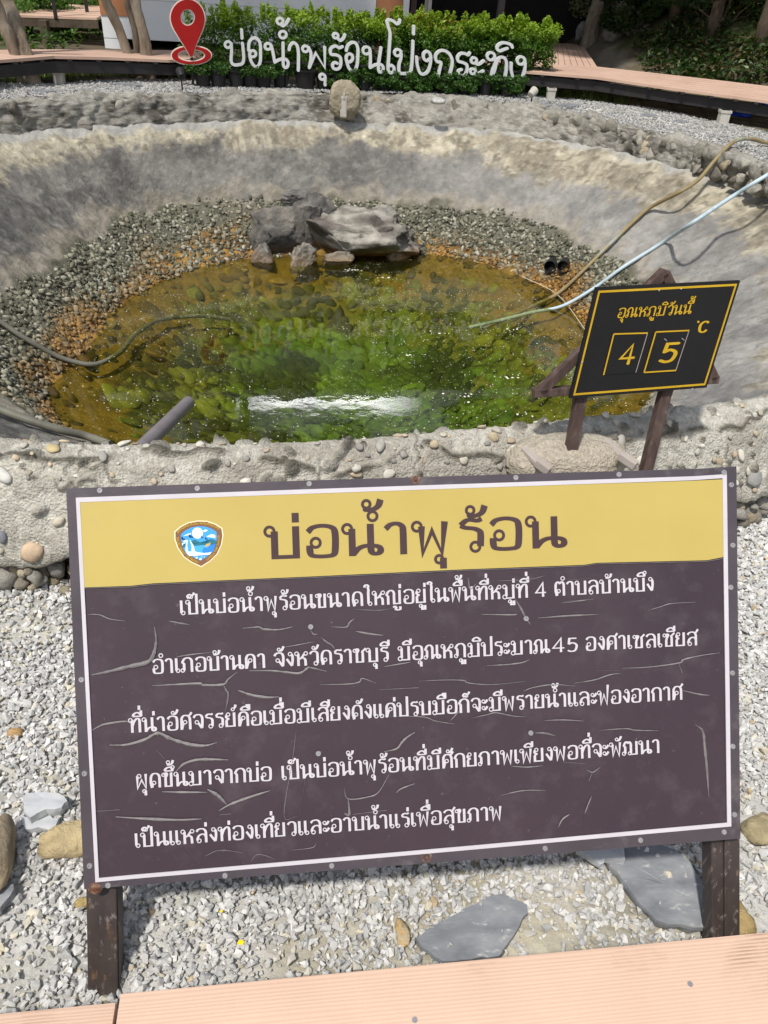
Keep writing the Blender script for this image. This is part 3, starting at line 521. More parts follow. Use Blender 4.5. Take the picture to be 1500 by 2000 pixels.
# ------------------------------------------------------------------ gravel and loose stones
def polymask(X, Y, px, z=0.0):
    P = np.array([gz(u, v, z)[:2] for u, v in px]); ins = np.zeros(len(X), bool); n = len(P)
    for i in range(n):
        a, b = P[i], P[(i + 1) % n]; c = ((a[1] > Y) != (b[1] > Y)) & (X < (b[0] - a[0]) * (Y - a[1]) / (b[1] - a[1] + 1e-12) + a[0]); ins ^= c
    return ins
SAND = [(np.array(gz(u, v)[:2]), s) for u, v, s in ((1090, 1860, .13), (1180, 1890, .10), (990, 1905, .08), (45, 1235, .15), (25, 1880, .10), (1470, 1590, .12), (1490, 1800, .08), (560, 1905, .07))]
SLATES = {}
def slab(name, px, z0, th, label, seed, mat_=None, tilt=(0, 0)):
    r = np.random.default_rng(seed); P = np.array([gz(u, v, z0) for u, v in px]); c = P.mean(0); Q = []
    for i in range(len(P)):
        a, b = P[i], P[(i + 1) % len(P)]; k = max(2, int(np.linalg.norm(b - a) / .02))
        for t in np.arange(k) / k: Q.append(a + (b - a) * t + np.append(r.normal(size=2) * .0022, 0))
    Q = np.array(Q); n = len(Q); V = []; rings = (1, .985, .8, .55, .28)
    for s in rings: V.append(c + (Q - c) * s)
    V = [V[0] - np.array([0, 0, .004])] + V[1:]; A = np.vstack(V); A[:, 2] += (A[:, 0] - c[0]) * tilt[0] + (A[:, 1] - c[1]) * tilt[1]
    A[n:, 2] += (fbm(A[n:] * 9 + seed, 3, seed) - .5) * .012 + np.round(fbm(A[n:] * 4 + seed, 2, seed + 1) * 5) * .0016
    bot = c + (Q - c) * .97 + r.normal(size=(n, 3)) * .002; bot[:, 2] = A[:n, 2] - th
    g = G(); g.v = [tuple(p) for p in A] + [tuple(c + np.array([0, 0, A[-1, 2] - c[2]]))] + [tuple(p) for p in bot]; m = len(rings)
    for k in range(m - 1):
        for i in range(n): j = (i + 1) % n; g.f.append((k * n + i, k * n + j, (k + 1) * n + j, (k + 1) * n + i))
    for i in range(n): j = (i + 1) % n; g.f.append(((m - 1) * n + i, (m - 1) * n + j, m * n)); g.f.append((i, m * n + 1 + i, m * n + 1 + j, j))
    g.f.append(tuple(m * n + 1 + i for i in range(n))[::-1])
    bm = bmesh.new(); me = bpy.data.meshes.new(name); base = np.array([c[0], c[1], c[2] - th]); me.from_pydata((np.array(g.v) - base).tolist(), [], g.f); bm.from_mesh(me); bmesh.ops.recalc_face_normals(bm, faces=bm.faces[:]); bm.to_mesh(me); bm.free()
    me.materials.append(mat_ or M['slate']); me.update(); o = link_mesh(name, me, None, base); tag(o, label, 'slate' if name == 'slate_slab' else 'stone')
    SLATES[label] = px; return o
slab('slate_slab', [(810, 1835), (830, 1818), (962, 1747), (1005, 1752), (1030, 1768), (1024, 1795), (985, 1855), (975, 1868), (862, 1880), (838, 1862)], .03, .014, 'blue grey slate slab lying alone on the gravel below the middle of the brown sign', 1)
slab('slate_slab', [(1170, 1655), (1290, 1652), (1318, 1662), (1345, 1690), (1378, 1735), (1410, 1800), (1378, 1818), (1330, 1812), (1282, 1800), (1240, 1755), (1190, 1690)], .03, .016, 'largest slate slab, scattered with chips, beside the right post of the brown sign', 2, tilt=(.02, 0))
slab('slate_slab', [(1122, 1655), (1150, 1640), (1222, 1642), (1219, 1682), (1183, 1680), (1172, 1692)], .046, .013, 'small pale slate piece resting on the corner of the largest slab', 3, M['slate_pale'])
slab('slate_slab', [(45, 1552), (90, 1549), (118, 1552), (132, 1568), (124, 1582), (92, 1582), (58, 1597), (48, 1585)], .04, .022, 'pale slate piece lying on top of another at the left of the brown sign', 4, M['slate_pale'])
slab('slate_slab', [(43, 1590), (60, 1606), (95, 1596), (117, 1601), (104, 1622), (76, 1617), (48, 1622)], .022, .014, 'broken slate piece lying under the pale one at the left of the sign', 5, M['slate_pale'])
slab('slate_slab', [(-60, 1700), (0, 1690), (16, 1727), (27, 1730), (20, 1752), (0, 1775), (-60, 1790)], .03, .02, 'dark slate piece cut by the left edge of the view under a brown rock', 6)
def loose(name, u, v, z, sx, sy, sz, seed, col, label, rz=0, jit=.35, cat='rock', group=None, col2=None, ridge=.2):
    p = gz(u, v, z); V, Fc, C = rock(p, sx, sy, sz, seed, col, col2, sub=3, jit=jit, rz=rz, ridge=ridge); return tag(mknp(name, V, Fc, M['rock'], smooth=True, col=C, base=(p[0], p[1], max(0, z - sz))), label, cat, group)
loose('rock', 138, 1640, .03, .062, .036, .032, 1, rgb(226, 206, 158), 'yellow cream rock touching the left edge of the brown sign', .35, col2=rgb(206, 186, 146))
loose('rock', 162, 1762, .015, .017, .011, .01, 2, rgb(214, 190, 130), 'small yellow stone beside the left post of the brown sign', .2)
loose('rock', 785, 1823, .018, .014, .028, .016, 3, rgb(222, 180, 110), 'orange and cream stone standing beside the tip of the lone slate slab', .25, col2=rgb(214, 200, 170))
loose('rock', 1437, 1795, .03, .034, .045, .03, 4, rgb(212, 186, 130), 'rounded tan rock behind the right post of the brown sign', .3, jit=.2)
loose('rock', 1486, 1618, .02, .045, .035, .02, 5, rgb(205, 190, 150), 'flat beige rock on the gravel at the right edge', .6)
loose('rock', 30, 1431, .012, .019, .013, .012, 6, rgb(220, 180, 125), 'small round orange pebble on the gravel left of the sign', .2, jit=.15)
loose('rock', -2, 1672, .05, .03, .085, .045, 7, rgb(190, 170, 138), 'brown streaked rock at the left edge leaning over dark slate', .25, col2=rgb(150, 138, 118))
for i, (u, v) in enumerate(((470, 1841), (432, 1780))):
    p = gz(u, v, .022); g = G(); s = .0075 if i == 0 else .004
    g.add([p + np.array(q) * s for q in ((-1, -.2, 0), (-.3, -.7, .25), (.6, -.6, .1), (1, 0, .3), (.5, .7, .15), (-.4, .6, .35))], [(0, 1, 5), (1, 4, 5), (1, 2, 4), (2, 3, 4)]); o = mk('fallen_petal', g, M['petal'], base=p - [0, 0, .005])
    tag(o, ('bright yellow flower petal lying on the gravel under the sign', 'tiny yellow petal on the gravel nearer the brown sign edge')[i], 'petal')
def build_gravel():
    r = np.random.default_rng(23); B = []
    for N, s0, s1, lift in ((70000, .0062, .0128, .011), (34000, .003, .0065, .007), (9000, .011, .0168, .014)):
        X = -2.0 + 4.0 * r.random(N); Y = .42 + 2.1 * r.random(N); d = np.hypot(X - CEN[0], Y - CEN[1]); th = np.degrees(np.arctan2(Y - CEN[1], X - CEN[0])); k = (d > rB(th) + .2) & (np.abs(X) < .5 + .7 * Y)
        sand = np.zeros(N)
        for c, s in SAND: sand = np.maximum(sand, np.exp(-((X - c[0]) ** 2 + (Y - c[1]) ** 2) / (2 * (s * .62) ** 2)))
        sand = np.clip(sand + (fbm(np.stack([X, Y, X * 0], 1) * 8, 3, 2) - .5) * .5 - .06, 0, 1); k &= r.random(N) > sand * (.93 if s0 > .004 else .25)
        for lab, px in SLATES.items():
            ins = polymask(X, Y, px, .03); k &= ~(ins & ((s0 > .01) | (r.random(N) > .012)))
        X, Y, sand = X[k], Y[k], sand[k]; n = len(X); s = s0 + (s1 - s0) * r.random(n) ** 1.3; z = gh(X, Y) + lift * r.random(n) + .002
        for lab, px in SLATES.items(): z = np.where(polymask(X, Y, px, .03), .037 if 'on top' not in lab and 'resting' not in lab else .05, z)
        t = r.random(n); C = mix((.42, .42, .41), (.67, .665, .645), t); C = mix(C, (.60, .55, .42), (r.random(n) < .05 + .35 * sand) * (.4 + .6 * r.random(n))); C = mix(C, (.40, .40, .395), (r.random(n) < .14) * .7); C = mix(C, (.52, .38, .2), (r.random(n) < .006) * .8)
        B.append(stone_batch(np.stack([X, Y, z], 1), s, C, PR_ANG, flat=.82, tilt=.9, elong=.4, r=r))
    N = 60000; X = -5 + 10 * r.random(N); Y = -.6 + 5 * r.random(N); d = np.hypot(X - CEN[0], Y - CEN[1]); th = np.degrees(np.arctan2(Y - CEN[1], X - CEN[0])); k = (d > rB(th) + .2) & (np.abs(X) >= np.minimum(.5 + .7 * Y, 2.0)) & (Y > .55 + .155 * X); X, Y = X[k], Y[k]; n = len(X); s = .009 + .009 * r.random(n); C = mix((.46, .46, .45), (.72, .715, .69), r.random(n)); B.append(stone_batch(np.stack([X, Y, gh(X, Y) + .008 * r.random(n)], 1), s, C, PR_ANG, flat=.8, tilt=.9, elong=.4, r=r))
    # the strip of finer-looking gravel round the far side
    N = 20000; th = -5 + 195 * r.random(N); a = rB(th) + .13; b = rG(th) + .1; k = b > a; th, a, b = th[k], a[k], b[k]; R_ = a + (b - a) * r.random(len(th)); X, Y = polar(th, R_); m = Y > 3.5; X, Y = X[m], Y[m]; n = len(X); s = .009 + .014 * r.random(n) ** 1.5
    C = mix((.24, .24, .235), (.45, .45, .435), r.random(n)); B.append(stone_batch(np.stack([X, Y, gh(X, Y) + .006], 1), s, C, PR_ANG[:6], flat=.7, tilt=.7, r=r))
    V, Fc, C = merge(B); o = mknp('gravel', V, Fc, M['stone'], col=C); tag(o, 'pale grey crushed stone gravel covering the yard', 'gravel', kind='stuff')
build_gravel()
for i, (u, v, s) in enumerate(((238, 163, .16), (262, 165, .11), (85, 177, .18), (1062, 205, .11), (1112, 205, .16), (1160, 224, .13), (1265, 224, .14), (1330, 236, .10))):   # dark flat stones lying on the far gravel
    slab('flat_stone', [(u - 16 * s / .12, v), (u - 5, v - 2.6), (u + 12 * s / .12, v - 1.5), (u + 17 * s / .12, v + 1.5), (u + 3, v + 3)], .437, .03, 'dark flat stone on the far gravel, ' + ('left one of the pair by the left trees', 'right one of the pair by the left trees', 'nearest the forked tree at far left', 'just right of the spotlight at the hedge end', 'right of the concrete post by the hedge end', 'close to the wall right of the hedge', 'midway along the strip under the right boardwalk', 'farthest right on the strip')[i], 60 + i)
# ------------------------------------------------------------------ lettering: every character as pen strokes, x-height 100
GL = {}
def _def(t):
    for ln in t.strip().splitlines():
        ch, adv, body = ln.split(None, 2); st = []
        for s in body.split(';'):
            k = s.split(); st.append((k[0], [tuple(map(float, q.split(','))) for q in k[1:]]))
        GL[ch] = (float(adv), st)
_def("""
บ 92 O 15,86,11;L 26,86 26,5 76,5 76,100
ป 92 O 15,86,11;L 26,86 26,5 76,5 76,142
น 98 O 15,86,11;L 26,86 26,0;S 28,6 40,22 54,30 70,31 84,29 92,22 92,10 82,5 72,10 70,24;L 70,100 70,18
ม 104 O 21,86,11;L 33,86 33,18;O 21,13,12;L 28,4 84,4 84,100
ร 72 S 62,101 52,95 38,98 26,96 12,82;S 12,81 24,74 44,70 56,62 59,50 58,14;O 46,13,11
อ 90 S 12,80 24,94 46,99 68,93 76,76 76,30 72,8 58,3 34,3 20,8 16,22 16,38;O 30,46,11
พ 98 O 15,86,11;L 26,86 28,0 51,72 74,0 82,100
ฟ 98 O 15,86,11;L 26,86 28,0 51,72 74,0 82,142
ผ 92 O 28,86,11;L 16,86 16,0 45,60 74,0 74,100
ข 84 O 13,86,9;S 22,84 23,94 30,98 37,92 35,80 28,68 27,52;L 27,54 27,5 66,5 66,100
ช 90 O 13,86,9;S 22,84 23,94 30,98 37,92 35,80 28,68 27,52;L 27,54 27,5 68,5 68,66;S 68,66 66,78 74,86 90,100
ซ 94 O 15,84,9;S 24,86 30,78 36,92 44,84 34,66 28,50;L 28,50 28,5 70,5 70,66;S 70,66 68,78 76,86 92,100
ค 92 L 18,0 18,56;S 18,56 20,80 32,96 48,99 64,95 75,80 77,56;L 77,56 77,0;O 46,58,10;S 38,51 28,32 19,4
ศ 92 L 18,0 18,56;S 18,56 20,80 32,96 48,99 64,95 75,80 77,56;L 77,56 77,0;O 42,52,10;S 33,46 26,30 20,8;S 64,94 76,100 90,118
ด 92 L 24,0 16,34 16,56;S 16,56 20,80 32,96 48,99 64,95 75,80 77,56;L 77,56 77,0;O 38,34,10;S 28,32 26,18 24,2
ต 92 L 24,0 16,34 16,58;S 16,58 18,84 28,98 38,98 47,88 56,98 66,98 76,84 77,58;L 77,58 77,0;O 38,34,10;S 28,32 26,18 24,2
ก 90 L 20,0 20,50;S 20,50 19,60 10,68 14,78 24,92 44,99 62,95 74,80 75,58;L 75,58 75,0
ภ 96 O 15,13,10;L 25,13 25,50;S 25,50 24,60 14,68 18,78 28,92 48,99 66,95 78,80 79,58;L 79,58 79,0
ณ 124 O 13,13,10;L 23,13 23,52;S 23,52 22,60 12,68 16,78 24,92 40,99 54,94 62,80 62,58;L 62,58 62,0;S 63,6 72,20 82,29 96,31 110,28 118,20 116,9 106,5 97,12 96,24;L 96,100 96,18
ญ 120 L 18,0 18,50;S 18,50 17,60 8,68 12,78 22,92 38,99 52,94 60,80 60,58;L 60,58 60,5 100,5 100,100;S 52,-22 64,-14 74,-24 70,-36 86,-40 102,-36 102,-16
ฒ 124 O 13,13,10;L 23,13 23,52;S 23,52 22,62 14,70 18,84 28,98 38,96 44,88 52,97 60,92 66,78 66,58;L 66,58 66,14;O 57,13,9;L 60,5 108,5 108,100
ง 66 O 36,87,10;S 46,86 52,70 52,40 46,4;L 46,4 12,54
จ 82 S 10,78 22,94 42,99 60,94 70,76 70,40 66,4;L 66,4 42,40;O 32,46,10
ท 94 O 15,86,11;L 26,86 26,0;S 27,44 40,76 58,95 72,94 78,80 78,64;L 78,64 78,0
ย 86 O 26,87,10;S 16,84 12,70 20,62 34,58;S 34,57 20,52 14,42 14,24;L 14,30 14,5 68,5 68,100
ล 92 S 12,80 24,94 44,99 62,95 74,80 76,58;L 76,58 76,0;S 76,42 66,56 48,60 30,52 20,36 16,18;O 28,14,11
ส 92 S 12,80 24,94 44,99 62,95 74,80 76,58;L 76,58 76,0;S 76,42 66,56 48,60 30,52 20,36 16,18;O 28,14,11;S 66,90 78,98 92,118
ว 76 S 10,80 22,94 40,99 54,93 62,78 62,14;O 50,13,11
ห 96 O 15,86,11;L 26,86 26,0;S 28,46 46,56 60,72 68,84;O 78,86,10;S 50,58 68,50 74,36 75,0
ะ 52 O 16,74,9;S 15,64 26,62 36,70 46,86;O 16,26,9;S 15,16 26,14 36,22 46,38
า 68 S 8,82 20,95 36,98 48,88 50,70;L 50,70 50,0
เ 44 L 15,100 15,14;O 26,13,10
แ 84 L 15,100 15,14;O 26,13,10;L 56,100 56,14;O 67,13,10
ใ 58 S 8,128 10,142 24,146 34,136 28,122;S 30,124 34,112 32,90;L 32,96 32,14;O 43,13,10
โ 58 S 54,140 40,132 26,142 12,136 28,118 32,96;L 32,96 32,14;O 43,13,10
4 66 L 46,0 46,100 8,30 62,30
5 60 L 54,96 20,96 17,54;S 17,54 34,64 52,52 54,32 46,8 28,2 12,10
C 74 S 66,84 50,98 28,94 14,74 12,48 18,18 36,4 54,8 66,24
H 76 L 14,0 14,100;L 62,0 62,100;L 14,52 62,52
A 78 L 8,0 38,100 68,0;L 20,34 56,34
L 58 L 14,100 14,4 54,4
O 88 S 44,98 18,86 10,50 18,14 44,2 70,14 78,50 70,86 44,98
E 62 L 58,96 14,96 14,4 58,4;L 14,52 50,52
M 92 L 14,0 14,100 46,30 78,100 78,0
P 66 L 14,0 14,96;S 14,96 50,94 56,74 46,54 14,50
R 70 L 14,0 14,96;S 14,96 50,94 56,74 46,54 14,50;L 36,50 60,0
K 70 L 14,0 14,100;L 60,100 16,48;L 28,58 62,0
I 30 L 15,0 15,100
T 68 L 4,96 64,96;L 34,96 34,0
N 78 L 14,0 14,100 64,0 64,100
D 78 L 14,0 14,97;S 14,97 50,94 66,72 66,28 50,6 14,3;L 14,3 16,3
""")
MK = {'ั': [('O', [(-14, 122, 8)]), ('S', [(-14, 113), (-2, 112), (8, 120), (20, 144)])], 'ิ': [('S', [(-34, 112), (-28, 128), (-4, 138), (16, 126), (24, 112)]), ('L', [(-36, 112), (26, 112)])],
      'ี': [('S', [(-34, 112), (-28, 128), (-4, 138), (16, 126), (24, 112)]), ('L', [(-36, 112), (26, 112)]), ('L', [(22, 112), (22, 152)])],
      'ึ': [('S', [(-34, 112), (-28, 128), (-4, 138), (12, 130), (20, 112)]), ('L', [(-36, 112), (24, 112)]), ('O', [(20, 136, 9)])],
      'ื': [('S', [(-34, 112), (-28, 128), (-4, 138), (16, 126), (24, 112)]), ('L', [(-36, 112), (26, 112)]), ('L', [(8, 130), (8, 152)]), ('L', [(23, 112), (23, 152)])],
      '็': [('O', [(2, 120, 6)]), ('S', [(-16, 112), (-24, 126), (-12, 138), (6, 132), (16, 138), (22, 150)]), ('S', [(-16, 112), (-10, 118), (0, 113)])], '์': [('O', [(0, 122, 8)]), ('S', [(6, 128), (16, 136), (20, 154)])],
      'ํ': [('O', [(0, 124, 11)])]}
TONE = {'่': [('L', [(12, 112), (12, 142)])], '้': [('O', [(-8, 128, 9)]), ('S', [(-6, 119), (-8, 110), (8, 112), (20, 122), (26, 142)])]}
LOW = {'ุ': [('O', [(-11, -20, 9)]), ('L', [(-1, -16), (-1, -50)])], 'ู': [('O', [(-26, -20, 9)]), ('L', [(-16, -16), (-16, -44), (4, -44), (4, -16)])]}
def compose(text):
    """text -> list of strokes in x-height-100 units, and the total advance"""
    out = []; x = 0; base_adv = 0; right = 0; lift = 0; pull = 0
    text = text.replace('น้ำ', 'นำ้') if False else text; i = 0
    for ch in text:
        if ch == ' ': x += 46; continue
        if ch in MK: out += [(k, [(q[0] + right - 6 - pull, *q[1:]) for q in p]) for k, p in MK[ch]]; lift = 44; continue
        if ch in TONE: out += [(k, [(q[0] + right - 8 - pull, q[1] + lift, *q[2:]) for q in p]) for k, p in TONE[ch]]; lift += 44; continue
        if ch in LOW: out += [(k, [(q[0] + right, *q[1:]) for q in p]) for k, p in LOW[ch]]; continue
        if ch == 'ำ':     # ring over the consonant (under its tone mark), then the long vowel
            up = lift > 0
            if up:
                tone = out[-2:]; out[-2:] = [(k, [(q[0], q[1] + 34, *q[2:]) for q in p]) for k, p in tone] 
            out += [('O', [(right - 2, 124, 11)])]; ch = 'า'
        adv, st = GL[ch]; out += [(k, [(q[0] + x, *q[1:]) for q in p]) for k, p in st]; right = x + adv - 20; pull = 26 if ch in 'ปฟ' else 0; lift = 0; x += adv
    return out, x
def pen(strokes, thick=19, thin=10, mono=None, loop=1.0):
    """strokes -> 2-D ribbons: list of (left pts, right pts)"""
    rb = []
    for k, p in strokes:
        if k == 'O':
            cx, cy, r = p[0]; r = r * loop + (0 if mono else 2.0); t = np.linspace(0, 2 * math.pi, 19); w = (mono or thin * .86) / 2
            c = np.stack([np.cos(t), np.sin(t)], 1); rb.append((np.array([cx, cy]) + c * (r + w * .9), np.array([cx, cy]) + c * max(r - w * .9, .8))); continue
        q = np.array(p, float); q = cr_spline(q, 6) if k == 'S' else q
        seg = np.diff(q, axis=0); L_ = np.linalg.norm(seg, axis=1); ok = L_ > 1e-6; q = np.vstack([q[:1], q[1:][ok]]); seg = seg[ok]; d = seg / np.linalg.norm(seg, axis=1)[:, None]
        n = np.stack([-d[:, 1], d[:, 0]], 1); w = np.full(len(d), mono / 2) if mono else (thin + (thick - thin) * np.abs(d[:, 1]) ** 1.6) / 2
        Lp = []; Rp = []
        for i in range(len(q)):
            a, b = max(i - 1, 0), min(i, len(d) - 1)
            for sgn, dst in ((1, Lp), (-1, Rp)):
                det = n[a][0] * n[b][1] - n[a][1] * n[b][0]
                if abs(det) < .25: v = (n[a] * w[a] + n[b] * w[b]) / 2
                else:
                    v = np.linalg.solve(np.array([n[a], n[b]]), np.array([w[a], w[b]])); m = np.linalg.norm(v); v = v * min(1, 1.42 * max(w[a], w[b]) / m)
                dst.append(q[i] + sgn * v)
        rb.append((np.array(Lp), np.array(Rp)))
        if mono:    # round ends
            for e in (q[0], q[-1]):
                t = np.linspace(0, 2 * math.pi, 15); c = np.stack([np.cos(t), np.sin(t)], 1) * mono / 2; rb.append((e + c, e + c * .05))
    return rb
def lettering(g, rb, fn, th=0.0, step=2e-5, nrm=None):
    """lay ribbons on a surface; fn maps 2-D to world. Successive strokes sit a hair higher so none share a plane"""
    for s, (a, b) in enumerate(rb):
        m = len(a); h = (s % 23) * step + np.linspace(0, step * .8, m)
        A = [fn(p, z) for p, z in zip(a, h)]; B = [fn(p, z) for p, z in zip(b, h)]; Fs = [(i, i + 1, m + i + 1, m + i) for i in range(m - 1)]
        if th:
            A2 = [p - nrm * th for p in A]; B2 = [p - nrm * th for p in B]; k = 2 * m
            Fs += [(k + i, k + m + i, k + m + i + 1, k + i + 1) for i in range(m - 1)] + [(i, k + i, k + i + 1, i + 1) for i in range(m - 1)] + [(m + i, m + i + 1, k + m + i + 1, k + m + i) for i in range(m - 1)] + [(0, m, k + m, k), (m - 1, k + m - 1, k + 2 * m - 1, 2 * m - 1)]
            g.add(A + B + A2 + B2, Fs)
        else: g.add(A + B, Fs)
# ------------------------------------------------------------------ the brown information sign
SN = np.array([.09, -.828, .554]); SN /= np.linalg.norm(SN); SH = np.array([.991, .132, .036]); SH -= SN * (SH @ SN); SH /= np.linalg.norm(SH); SV = np.cross(SN, SH); SD = -1.505
def sp(u, v, h=0.0):      # point of the sign's face
    d = ray(u, v); return EYE + d * (SD / (SN @ d)) + SN * h
def build_sign():
    foot = (sp(205, 1960) + sp(1410, 1850)) / 2; foot[2] = 0
    T = thing('information_sign', 'large brown and yellow information sign with white Thai text on two short posts', 'sign', foot)
    c = [sp(130, 955), sp(1437, 912), sp(1445, 1637), sp(165, 1735)]; TH = .022
    # bowed panel edges: a fine outline
    def edge(a, b, n, bow): t = np.linspace(0, 1, n)[:-1, None]; return a + (b - a) * t + SN * (np.sin(t * 9 + bow) * .0002) + SV * (np.sin(t * 3.1 + bow) * .0012)
    out = np.vstack([edge(c[0], c[1], 24, 1), edge(c[1], c[2], 16, 2), edge(c[2], c[3], 24, 3), edge(c[3], c[0], 16, 4)])
    g = G().plate(out, None, 1, SN, TH); mk('panel', g, M['panel'], T)
    # folded edge strip round the board: frame slightly proud
    ins = [sp(149, 973), sp(1418, 927), sp(1427, 1613), sp(187, 1721)]; cm = sum(c) / 4
    oo = np.vstack([edge(c[i], c[(i + 1) % 4], 20, i + 1) for i in range(4)]); ii = np.vstack([edge(ins[i], ins[(i + 1) % 4], 20, i + 1) for i in range(4)])
    mk('edge_strip', G().plate(oo + SN * .0025, ii + SN * .0025, 1, SN, .002), M['frame'], T)
    i2 = [sp(157, 982), sp(1410, 935), sp(1419, 1606), sp(194, 1713)]; jj = np.vstack([edge(i2[i], i2[(i + 1) % 4], 20, i + 1) for i in range(4)])
    mk('white_border', G().plate(ii + SN * .003, jj + SN * .003, 1, SN, .002), M['white_film'], T)
    yb = [sp(157, 980), sp(1412, 936), sp(1415, 1087), sp(163, 1146)]
    bot = [sp(1415, 1087), sp(1380, 1094), sp(1165, 1099), sp(1140, 1103), sp(900, 1112), sp(600, 1126), sp(300, 1139), sp(255, 1144), sp(163, 1147)]
    yo = np.vstack([edge(yb[0], yb[1], 20, 1), np.array([yb[1]]), np.array(bot)]); mk('yellow_band', G().plate(yo + SN * .0022, None, 1, SN, .0018), M['yellow'], T)
    mk('band_edge', G().tube([sp(u, v + 1.2, .0022) for u, v in ((166, 1147), (255, 1145), (300, 1140), (600, 1127), (900, 1113), (1140, 1104), (1165, 1100), (1380, 1095), (1412, 1089))], .0005, 5), M['peel'], T)
    # lettering
    def line(text, a, b, xh, g, h, **k):
        st, adv = compose(text); A, B = sp(*a), sp(*b); X = (B - A); Lw = np.linalg.norm(X); X = X / Lw; Y = SV - X * (SV @ X); Y /= np.linalg.norm(Y); sx = Lw / (adv - 14); sy = xh / 100; asp = sx / sy
        st = [(q, [(c_[0] * asp, *c_[1:]) for c_ in pts]) for q, pts in st]; k['loop'] = k.get('loop', 1.0) * asp ** .6
        rb = pen(st, **k); lettering(g, rb, lambda p, z: A + X * (p[0] - 4 * asp) * sy + Y * p[1] * sy + SN * (h + z))
    px = 1.505 / 1500
    g = G(); line('บ่อน้ำพุ', (519, 1092), (874, 1079), 62 * px, g, .0028, thick=22, thin=12, loop=.95); line('ร้อน', (893, 1077), (1097, 1069), 63 * px, g, .0028, thick=22, thin=12, loop=.95); mk('title_lettering', g, M['brown_film'], T)
    g = G(); k = dict(thick=18, thin=9.3, loop=1.0)
    for t, a, b in (('เป็นบ่อน้ำพุร้อนขนาดใหญ่อยู่ในพื้นที่หมู่ที่', (352, 1201), (1030, 1167)), ('4', (1045, 1166), (1064, 1165)), ('ตำบลบ้านบึง', (1082, 1164), (1275, 1154)),
                    ('อำเภอบ้านคา', (298, 1316), (518, 1304)), ('จังหวัดราชบุรี', (535, 1303), (758, 1291)), ('มีอุณหภูมิประมาณ', (777, 1290), (1071, 1275)), ('45', (1078, 1274), (1124, 1272)), ('องศาเซลเซียส', (1143, 1271), (1360, 1260)),
                    ('ที่น่าอัศจรรย์คือเมื่อมีเสียงดังแค่ปรบมือก็จะมีพรายน้ำและฟองอากาศ', (253, 1431), (1331, 1366)),
                    ('ผุดขึ้นมาจากบ่อ', (266, 1540), (530, 1524)), ('เป็นบ่อน้ำพุร้อนที่มีศักยภาพเพียงพอที่จะพัฒนา', (550, 1523), (1287, 1470)), ('เป็นแหล่งท่องเที่ยวและอาบน้ำแร่เพื่อสุขภาพ', (264, 1655), (979, 1600))): line(t, a, b, 28 * px, g, .0016, **k)
    mk('body_lettering', g, M['white_film'], T)
    # the park emblem
    E = thing_child('emblem', T); s = px
    C0 = sp(390, 1061); Xe = SH * math.cos(.035) + SV * math.sin(.035); Ye = np.cross(SN, Xe)
    def ep(x, y, h): return C0 + (Xe * x + Ye * y) * s + SN * h
    def shield(f):
        p = [(0, 44), (18, 42), (34, 35), (45.5, 26), (46.5, 12), (42, -6), (32, -24), (18, -36), (0, -46), (-18, -36), (-32, -24), (-42, -6), (-46.5, 12), (-45.5, 26), (-34, 35), (-18, 42)]
        return [(x * f, (y - 2) * f + 2) for x, y in p]
    def sub(name, pts, h, col, m=None):
        key = 'film_' + name
        if key not in M: M[key] = mat(key, [rgb(*col), rgb(*[min(255, c + 6) for c in col])], rough=.45, bump=0, scale=9)
        mk(name, G().plate([ep(x, y, h) for x, y in pts], None, 1, SN, .0003), M[key], E)
    def circ(x, y, r, n=20): return [(x + r * math.cos(t), y + r * math.sin(t)) for t in np.linspace(0, 2 * math.pi, n + 1)[:-1]]
    sub('emblem_border', shield(1.0), .0026, (232, 214, 178)); sub('emblem_ring', shield(.955), .0030, (116, 84, 62)); inn = shield(.735); sub('emblem_sky', inn, .0034, (60, 150, 226)); sub('emblem_moon', circ(-2, 20, 10.5), .0038, (226, 226, 238))
    for q in (((-30, 16), (-20, 20), (-14, 21), (-15, 18)), ((-31, 6), (-25, 9), (-22, 8), (-26, 4)), ((8, 23), (13, 26), (18, 24), (13, 21)), ((14, 12), (24, 16), (31, 14), (31, 8)), ((-33, 2), (-28, 4), (-24, 1), (-32, -3))): sub('emblem_cloud', q, .0040, (226, 234, 244))
    sub('emblem_mountains', [(-33, -4), (-30, 2), (-22, -1), (-12, 7), (-8, 8), (0, 3), (8, 0), (15, 1), (24, 7), (33, 2), (32, -3), (14, -4), (-10, -5)], .0042, (36, 104, 120))
    sub('emblem_sea', [(-31, -6), (-5, -4), (31, -4), (26, -16), (20, -22), (-22, -22), (-27, -16)], .0044, (66, 160, 226)); sub('emblem_waterfall', [(-23, 8), (-17, 8), (-11, -3), (-9, -14), (-4, -19), (-24, -19), (-27, -12), (-26, -2)], .0046, (196, 222, 242)); sub('emblem_fall_stream', [(-21, 8), (-18, 8), (-15, -4), (-16, -14), (-22, -14), (-23, -3)], .0048, (72, 152, 226))
    sub('emblem_wave', [(4, -16), (8, -8), (14, -10), (22, -4), (31, -4), (27, -13), (22, -19), (8, -19)], .0047, (44, 122, 210)); sub('emblem_rock', [(10, -5), (14, -2), (22, 0), (20, -4), (12, -8)], .0050, (190, 160, 84)); sub('emblem_foam', [(-24, -17), (-12, -15), (2, -18), (14, -20), (22, -18), (18, -23), (-20, -23)], .0049, (214, 228, 244))
    for x, y, w in ((-14, 14, 5), (-29, 11, 4.5), (6, 12, 2.6), (14, 8, 3)): sub('emblem_bird', [(x - w, y), (x - w * .6, y + w * 1.1), (x, y + .4), (x + w, y - .6), (x, y - 1.6)], .0052, (26, 30, 74))
